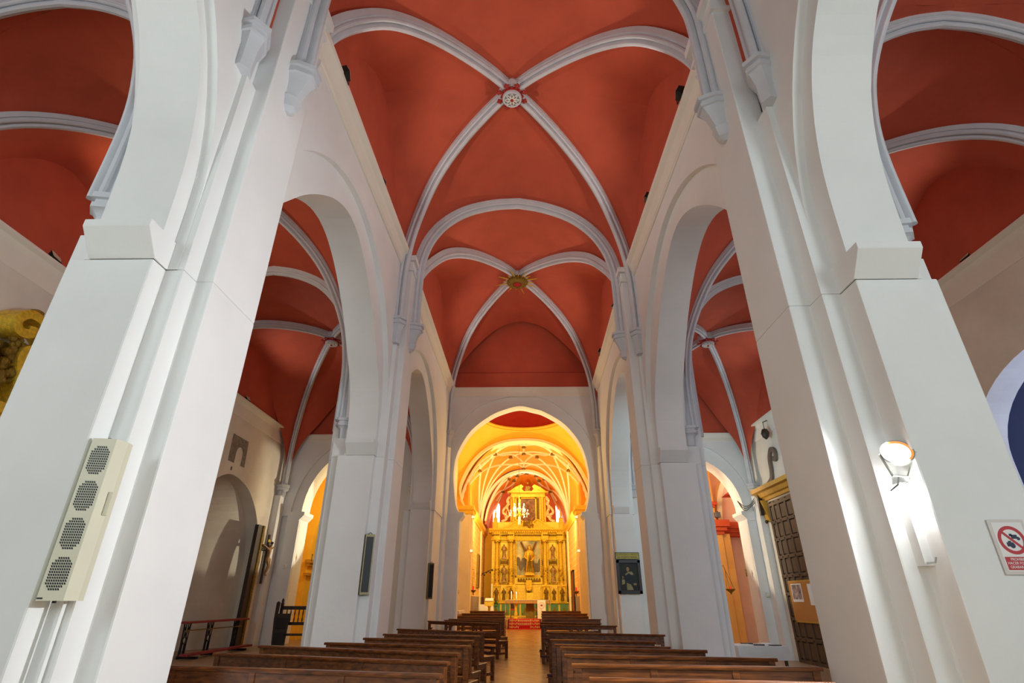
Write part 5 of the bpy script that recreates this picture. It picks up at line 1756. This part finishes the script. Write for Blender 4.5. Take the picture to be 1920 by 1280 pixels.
# communion rail bench with wrought iron supports
br = thing('kneeling_rail', 'low kneeling rail with red padded top and black iron supports by the left recess', 'kneeling rail', (-9.9, 19.3, 0))
KX = -9.92
MB().box(KX - .13, KX + .13, 17.3, 21.25, .90, .96).build('padded_top', mat('dark_red_leather', lin(136, 34, 42), .5, var=.1), br, bevel=.015)
MB().box(KX + .28, KX + .52, 17.0, 21.0, .10, .16).build('kneeling_board', MATS['dark_red_leather'], br, bevel=.01)
MB().box(KX - .015, KX + .015, 17.5, 21.0, .70, .73).build('rail', GOLDD, br)
for yk in (17.6, 18.9, 20.6):
    im = MB()
    for e in (-1, 1):
        im.tube([(KX, yk + e * .13, .05), (KX, yk + e * .12, .35), (KX, yk + e * .16, .9)], .026, 6)
        im.tube([(KX, yk + e * .05, .05), (KX, yk + e * .05, .38)], .016, 6).tube([(KX, yk + e * .05, .56), (KX, yk + e * .05, .9)], .016, 6)
        im.tube([(KX, yk + e * .14, .85), (KX, yk + e * .05, .7), (KX, yk, .58)], .016, 5)
    im.tube([(KX, yk + .09 * math.cos(a * math.pi / 6), .47 + .09 * math.sin(a * math.pi / 6)) for a in range(13)], .02, 6)
    im.box(KX - .1, KX + .5, yk - .05, yk + .05, 0, .06).box(KX - .03, KX + .03, yk - .16, yk + .16, 0, .08)
    im.build('iron_support', BLACK, br)

# old choir seat
st = thing('choir_bench', 'dark carved wooden bench with spindle back in front of the left end arch', 'bench', (-8.4, 21.5, 0))
MB().prism([(-8.85, 0), (-8.42, 0), (-8.38, 1.02), (-8.34, 1.06), (-8.34, 1.10), (-8.82, 1.10), (-8.80, 1.45), (-8.86, 1.5), (-8.92, 1.45), (-8.92, .9)], 'y', 21.25, 21.31).build('end_panel', DARKWOOD, st)
MB().prism([(-8.80, .15), (-8.47, .15), (-8.45, .5), (-8.80, .5)], 'y', 21.225, 21.26).prism([(-8.80, .62), (-8.46, .62), (-8.44, .98), (-8.80, .98)], 'y', 21.225, 21.26).build('carved_panels', mat('black_oak', lin(30, 20, 15), .5, var=.2), st, bevel=.01)
MB().box(-8.8, -6.9, 21.25, 21.7, .40, .46).build('seat', DARKWOOD, st)
MB().box(-8.85, -6.9, 21.62, 21.68, 1.22, 1.34).box(-8.85, -6.9, 21.62, 21.68, .72, .82).build('back_rails', DARKWOOD, st)
for k in range(12):
    MB().lathe([(.016, .8), (.026, .9), (.014, 1.0), (.026, 1.1), (.016, 1.23)], (-8.65 + k * .15, 21.65, 0), 8).build('spindle', DARKWOOD, st, True)
for x in (-8.86, -6.95):
    MB().box(x - .04, x + .04, 21.6, 21.7, 0, 1.45).lathe([(.03, 1.45), (.05, 1.5), (.04, 1.56), (.01, 1.6)], (x, 21.65, 0), 8).build('post', DARKWOOD, st)
MB().box(-7.0, -6.94, 21.25, 21.31, 0, .46).build('leg', DARKWOOD, st)

# gilt altar frame on the left wall near the viewer
ga = thing('gilt_side_altar', 'gilded baroque altar frame with scrolls on the left wall, cut by the picture edge', 'altarpiece', (LX, 8.3, 3.5))


def yvol(pts, x0, x1, w):
    P = spline(pts, 6)
    rings = []
    for i, p in enumerate(P):
        t = (P[min(i + 1, len(P) - 1)] - P[max(i - 1, 0)]).normalized()
        n = Vector((-t[1], t[0])) * w
        rings.append([(x0, p[0] + n[0], p[1] + n[1]), (x1, p[0] + n[0], p[1] + n[1]), (x1 + .03, p[0], p[1]), (x1, p[0] - n[0], p[1] - n[1]), (x0, p[0] - n[0], p[1] - n[1])])
    return MB().loft(rings)


yvol([(9.75, 5.0), (9.6, 5.45), (9.45, 5.9), (9.7, 6.1), (10.2, 6.15)], LX - .02, LX + .4, .12).build('side_volute', GOLD, ga, True)
yvol([(10.5, 6.25), (9.9, 6.38), (9.5, 6.62), (9.15, 6.66), (8.95, 6.45), (9.05, 6.25), (9.3, 6.3), (9.3, 6.45)], LX - .02, LX + .5, .09).build('top_scroll', GOLD, ga, True)
gm = MB()
for k in range(40):
    gm.ball((LX + .3, 9.35 + rnd.uniform(-.18, .12), 5.3 + k * .022), rnd.uniform(.05, .1), 6)
gm.build('fruit_garland', GOLDD, ga, True)
MB().box(LX, LX + .45, 6.4, 10.6, 4.7, 4.9).box(LX, LX + .35, 6.4, 10.4, 4.3, 4.7).box(LX, LX + .3, 9.6, 10.4, 1.0, 4.3).box(LX, LX + .3, 6.4, 7.0, 1.0, 4.3).build('frame', GOLD, ga, bevel=.02)
MB().box(LX - .01, LX + .1, 7.0, 9.7, 1.0, 6.1).build('back_panel', GOLDD, ga)
MB().box(LX - .01, LX + .8, 6.4, 10.4, 0, 1.0).build('altar_base', GOLDP, ga)
MB().lathe([(.06, 0), (.12, .06), (.12, .16), (.04, .2)], (LX + .2, 9.5, 6.76), 10).build('finial', GOLDD, ga, True)
fgm = MB()
statue(fgm, LX + .3, 8.8, 5.0, 1.1, rnd)
fgm.build('carved_figure', GOLD, ga, True)

# small station crosses and switches
for (x, y, z, lab, ca) in ((-8.72, 23.45, 3.12, 'small dark ornate key shaped plate on the left end arch jamb', 1), (9.0, 23.45, 2.55, 'small dark ornate plate on the right end arch jamb', -1)):
    o = MB()
    o.box(x + ca * .0, x + ca * .03, y - .02, y + .02, z - .14, z + .14).ball((x + ca * .02, y, z), .07, 8, .4, 1, 1.1).ball((x + ca * .02, y, z + .11), .035, 6).ball((x + ca * .02, y, z - .11), .03, 6)
    tag(o.build('wall_plaque', GOLDD, None, True), lab, 'wall ornament')
for (x, y, z, lab) in ((-9.55, YW - .03, 2.75, 'small grey switch box on the left end wall beside the crucifix'), (9.45, YW - .03, 1.75, 'small white switch box on the right end wall beside the portal')):
    tag(MB().box(x - .06, x + .06, y - .05, y + .02, z - .08, z + .08).box(x - .03, x + .03, y - .06, y - .05, z - .03, z + .03).build('switch_box', PLASTERW, None, bevel=.008), lab, 'switch')

# ------------------------------------------------------------------ right aisle: portal, cork board, table
DX = OUT['R']
dr_ = thing('portal_door', 'tall brown panelled wooden door in the right wall', 'door', (DX, 21.0, -.4))
MB().box(DX - .05, DX + .05, 18.6, 21.88, -.38, 5.05).build('leaf', DOORWOOD, dr_)
rails = MB()
zs = [-.38, .45, 1.2, 1.95, 2.7, 3.35, 4.05, 4.75, 4.95]
for z in (-.36, .32, .95, 1.75, 2.35, 3.0, 3.62, 4.25, 4.9):
    rails.box(DX - .12, DX - .05, 18.6, 21.88, z - .05, z + .06)
for y in (18.7, 19.35, 19.9, 20.45, 21.0, 21.45, 21.82):
    rails.box(DX - .115, DX - .05, y - .07, y + .07, -.38, 5.0)
rails.build('rails', DOORWOOD, dr_, bevel=.01)
pan = MB()
_zz = [-.36, .32, .95, 1.75, 2.35, 3.0, 3.62, 4.25, 4.9]
_yy = [18.7, 19.35, 19.9, 20.45, 21.0, 21.45, 21.82]
for za, zb in zip(_zz, _zz[1:]):
    for ya_, yb_ in zip(_yy, _yy[1:]):
        pan.box(DX - .095, DX - .05, ya_ + .105, yb_ - .105, za + .10, zb - .09)
pan.build('raised_panels', DOORWOOD, dr_, bevel=.012)
stud = MB()
for z in (.32, .95, 1.75, 2.35, 3.0, 3.62, 4.25):
    for y in (19.35, 19.9, 20.45, 21.0, 21.45, 21.82):
        stud.ball((DX - .125, y, z), .022, 6)
stud.build('studs', BLACK, dr_, True)
MB().tube([(DX - .12, 21.3, .9), (DX - .2, 21.3, .9), (DX - .2, 21.25, .8)], .015, 6).build('handle', GOLDD, dr_)
OCHRE = mat('ochre_cornice_paint', lin(196, 148, 48), .6, var=.1, scale=5)
pc_ = thing('portal_cornice', 'ochre painted moulded cornice with pendants above the brown door', 'cornice', (DX, 21, 5.1))
prof = [(DX + .05, 5.12), (DX - .1, 5.12), (DX - .14, 5.22), (DX - .22, 5.26), (DX - .3, 5.4), (DX - .42, 5.44), (DX - .46, 5.58), (DX + .05, 5.58)]
MB().prism([(x, z) for x, z in prof], 'y', 18.2, 22.5).build('moulding', OCHRE, pc_)
for y in (22.25, ):
    MB().prism([(DX + .02, 4.35), (DX - .05, 4.35), (DX - .1, 4.6), (DX - .17, 4.85), (DX - .25, 5.15), (DX + .02, 5.15)], 'y', y - .16, y + .16).build('pendant', OCHRE, pc_)
    MB().box(DX - .3, DX - .16, y - .05, y + .05, 4.6, 5.5).ball((DX - .12, y, 4.35), .07, 6).build('pendant_carving', DARKWOOD, pc_)
ps_ = tag(yvol([(21.65, 5.64), (21.2, 5.8), (21.05, 6.1), (21.0, 6.55), (20.75, 6.85), (20.45, 6.72), (20.5, 6.45), (20.7, 6.5)], DX - .1, DX - .02, .09).build('scroll_ornament', mat('grey_brown_scroll', lin(112, 98, 84), .7, var=.1), None, True), 'grey brown scroll ornament standing on the ochre portal cornice', 'wall ornament')
ih = thing('hanging_ironwork', 'small dark iron lamp hanging high on the right aisle cornice', 'lamp', (DX - .3, 20.5, 7.6))
MB().tube([(DX, 20.55, 8.0), (DX - .25, 20.5, 7.9), (DX - .25, 20.5, 7.6)], .02, 5).build('arm', BLACK, ih)
MB().lathe([(.02, 7.2), (.12, 7.3), (.16, 7.45), (.1, 7.6), (.02, 7.62)], (DX - .25, 20.5, 0), 10).build('lantern', DARKWOOD, ih, True)
cb = thing('cork_board', 'cork notice board hung on the brown door', 'notice board', (DX - .14, 20.6, .88))
MB().box(DX - .165, DX - .13, 19.3, 21.40, .86, 2.18).build('frame', OCHRE, cb)
MB().box(DX - .17, DX - .16, 19.36, 21.35, .91, 2.13).build('cork', CORK, cb)
po = MB().box(DX - .178, DX - .17, 20.45, 21.22, 1.5, 2.08).build('poster', PAPER)
tag(po, 'poster with a photograph of an altar pinned on the cork board', 'poster')
ph = MB().box(DX - .181, DX - .178, 20.50, 21.17, 1.58, 2.04).build('photo', mat('brown_printed_photo', lin(110, 70, 50), .5, var=.6, scale=9, var2=lin(200, 190, 190)), po)
po2 = tag(MB().box(DX - .178, DX - .17, 19.5, 20.0, 1.4, 2.05).build('notice', PAPER), 'small white notice sheet pinned beside the poster', 'paper')
tb = thing('leaflet_table', 'small wooden table under a white cloth beside the second right pier', 'table', (6.9, 18.3, -.4))
MB().box(6.25, 7.65, 17.9, 19.0, .29, .32).build('table_top', DARKWOOD, tb)
for x in (6.3, 7.58):
    for y in (17.97, 18.93):
        MB().box(x - .035, x + .035, y - .035, y + .035, -.4, .29).build('leg', DARKWOOD, tb)
tag(drape(6.22, 7.68, 17.87, 19.03, -.02, .345, .04, 9).build('tablecloth', mat('pale_grey_cloth', lin(214, 220, 228), .8, var=.03), None, True), 'pale cloth hanging over the leaflet table', 'tablecloth')
for i, (x, y, a, c, lab) in enumerate(((6.6, 18.3, .2, 'w', 'white leaflet pile at the left of the table'), (6.95, 18.15, -.3, 'd', 'dark open booklet in the middle of the table'), (7.25, 18.5, .1, 'w', 'pale leaflet pile at the right rear of the table'), (7.4, 18.1, .4, 'd', 'dark magazine at the right front corner of the table'), (6.8, 18.7, 0, 'd', 'dark folder at the rear of the table'))):
    M = Matrix.Translation((x, y, .347)) @ Matrix.Rotation(a, 4, 'Z')
    tag(MB().box(-.15, .15, -.11, .11, 0, .02 + .01 * (i % 3), M).build('leaflets' if c == 'w' else 'booklet', PAPER if c == 'w' else mat('dark_cover', lin(60, 62, 72), .4, var=.3, scale=20), None), lab, 'booklet')
cbk = MB()
for k in range(3):
    pts = spline([(8.9, YW - .12, 5.25), (9.1, YW - .15, 5.05 - .09 * k), (9.35, YW - .2, 5.08 - .05 * k), (9.6, YW - .25, 5.38 - .08 * k), (9.75, YW - .4, 5.5 - .06 * k)], 5)
    cbk.tube(pts, .016, 5)
tag(cbk.build('cable_bundle', mat('grey_cable', lin(110, 108, 100), .6, var=0), None, True), 'looping bundle of grey cables beside the right end arch', 'cable')
# dark cupboard and white dome beyond the second right pier
bx = thing('dark_cabinet', 'dark wooden cabinet glimpsed between the right piers with a white domed lid on top', 'cabinet', (5.2, 22.2, -.4))
MB().box(4.75, 5.6, 21.9, 22.6, -.4, 1.02).build('body', DARKWOOD, bx, bevel=.01)
MB().box(4.70, 5.65, 21.85, 22.65, 1.02, 1.08).build('top', DARKWOOD, bx)
MB().lathe([(.34, 1.08), (.36, 1.2), (.34, 1.42), (.24, 1.55), (.02, 1.6)], (5.1, 22.25, 0), 18).build('domed_lid', PLASTER, bx, True)

# ------------------------------------------------------------------ chapels behind the aisle end walls
cl = MB().box(-10.8, -10.5, 23.9, 30, 0, 9).box(-4.2, -4.0, 23.9, 30, 0, 9).box(-10.8, -4.0, 30, 30.2, 0, 9).box(-10.8, -4.0, 23.9, 30.2, 8.5, 8.7)
struct('wall_chapel_left', cl, YELLOW)
struct('floor', MB().box(-10.8, -4.0, 23.2, 30.2, -.3, 0), AISLEFLOOR)
cva = arch_pts(-9.88, -6.0, 3.3, 6.9, 12, .2)
struct('wall_chapel_arch_left', MB().prism([(-10.6, 0), (-9.88, 0)] + cva + [(-6.0, 0), (-4.1, 0), (-4.1, 8.6), (-10.6, 8.6)], 'y', 26.2, 27.4), YELLOW)
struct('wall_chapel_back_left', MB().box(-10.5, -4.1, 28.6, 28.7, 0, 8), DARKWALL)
struct('trim_chapel_left', MB().box(-9.98, -9.66, 26.05, 27.4, 3.08, 3.22).box(-9.95, -9.74, 26.08, 27.4, 2.95, 3.08).box(-9.98, -9.72, 26.08, 27.4, 2.55, 2.66), OCHRE)
cr2 = MB().box(4.0, 4.2, 23.9, 30, -.4, 10).box(12.2, 12.4, 23.9, 30, -.4, 10).box(4.0, 12.4, 29, 29.2, -.4, 10).box(4.0, 12.4, 23.9, 29.2, 9.6, 9.8)
struct('wall_chapel_right_end', cr2, PEACH)
struct('floor', MB().box(4.0, 12.4, 23.2, 29.2, -.7, -.4), AISLEFLOOR)
struct('wall_chapel_pilaster_right', MB().box(4.2, 9.75, 27.6, 29, -.4, 4.5).box(9.75, 10.15, 27.75, 29, -.4, 4.5).box(4.2, 9.6, 27.7, 29, 5.1, 9.6), OCHREW)
tc = MB()
for (z0, z1, o_) in ((4.45, 4.62, .08), (4.62, 4.8, .2), (4.8, 5.1, .32)):
    tc.box(4.2, 9.75 + o_, 27.6 - o_, 29, z0, z1).box(9.75, 12.2, 28.4 - o_, 29, z0, z1)
for (z0, z1, o_) in ((5.72, 5.84, .06), (5.84, 6.0, .16)):
    tc.box(4.2, 9.55 + o_, 27.65 - o_, 28.6, z0, z1)
struct('trim_chapel_right', tc, TERRA)
struct('trim_chapel_arch_right', MB().prism(arch_pts(9.9, 12.1, 5.1, 7.6, 12, 0) + arch_pts(10.15, 11.85, 5.1, 7.3, 12, 0)[::-1], 'y', 28.3, 28.9), CREAM)
struct('trim_chapel_corbel_right', MB().prism([(10.2, 6.3), (11.3, 6.3), (11.3, 6.9), (10.9, 6.8)], 'y', 27.4, 28.2), TERRA)
hl = thing('hanging_oil_lamp', 'hanging dark oil lamp with red glass in the orange chapel', 'lamp', (9.0, 25.6, 2.0))
MB().lathe([(.01, 1.78), (.03, 1.82), (.05, 1.86), (.18, 1.95), (.2, 2.0), (.12, 2.0)], (9.0, 25.6, 0), 12).build('bowl', GOLDD, hl, True)
MB().lathe([(.05, 1.98), (.05, 2.1)], (9.0, 25.6, 0), 10).build('red_glass', REDG, hl, True)
cc = MB()
for k in range(3):
    a = k * 2.09
    cc.tube([(9.0 + .18 * math.cos(a), 25.6 + .18 * math.sin(a), 2.0), (8.9, 25.6, 2.75)], .008, 4)
cc.tube([(8.9, 25.6, 2.75), (8.85, 25.6, 2.95), (8.7, 25.6, 2.9)], .015, 5)
cc.build('chains', GOLDD, hl)
fl_ = thing('chapel_floodlight', 'small grey floodlight on the orange chapel cornice', 'floodlight', (9.5, 27.3, 5.5))
MB().box(9.42, 9.68, 27.2, 27.4, 5.2, 5.45).build('housing', mat('grey_lamp_metal', lin(110, 112, 116), .4, .5, var=0), fl_, bevel=.02)
MB().tube([(9.55, 27.3, 5.12), (9.45, 27.3, 5.3), (9.6, 27.3, 5.5)], .02, 5).build('bracket', BLACK, fl_)

# chapel lights and warm side lamps
point('chapel_lamp', (-7.6, 25.0, 5.4), 170, (1, .80, .42), .25)
point('chapel_lamp', (8.2, 25.2, 5.6), 170, (1, .70, .40), .25)
point('chapel_window_light', (11.4, 27.6, 7.0), 60, (1, .86, .82), .3)
point('blue_chapel_light', (11.2, 9, 4.2), 130, (.55, .65, 1.0), .3)
# cool daylight in the right aisle, warm beams that fall across the side walls
point('aisle_lamp', (7.0, 19.5, 6.4), 90, (.62, .9, 1.0), .3)
spot('aisle_beam', (4.7, 14.6, 4.6), (5.2, 22.5, 3.6), 330, (.66, .93, 1.0), 115, .6, .1)
t = thing('aisle_floodlight', 'small white floodlight on the back of the second right pier', 'floodlight', (4.55, 14.45, 4.6))
MB().box(4.45, 4.65, 14.36, 14.56, 4.5, 4.7).build('housing', PLASTER, t, bevel=.01)
MB().box(4.52, 4.58, 14.15, 14.38, 4.57, 4.63).build('bracket', BLACK, t)
spot('chapel_beam', (-4.45, 24.5, 3.3), (-10.3, 21.9, 4.7), 800, (1, .90, .66), 41, .2, .1)
spot('chapel_beam', (4.45, 24.5, 3.3), (9.8, 21.2, 4.5), 620, (1, .88, .62), 60, .25, .12)
for sx, nm in ((-4.45, 'left'), (4.45, 'right')):
    t = thing('chapel_floodlight', 'white floodlight on a bracket behind the %s end arch' % nm, 'floodlight', (sx, 24.7, 3.3))
    MB().box(sx - .1, sx + .1, 24.6, 24.8, 3.2, 3.42).build('housing', PLASTER, t, bevel=.01)
    MB().box(min(sx, sx * .95), max(sx, sx * .95), 24.66, 24.74, 3.28, 3.34).build('bracket', BLACK, t)
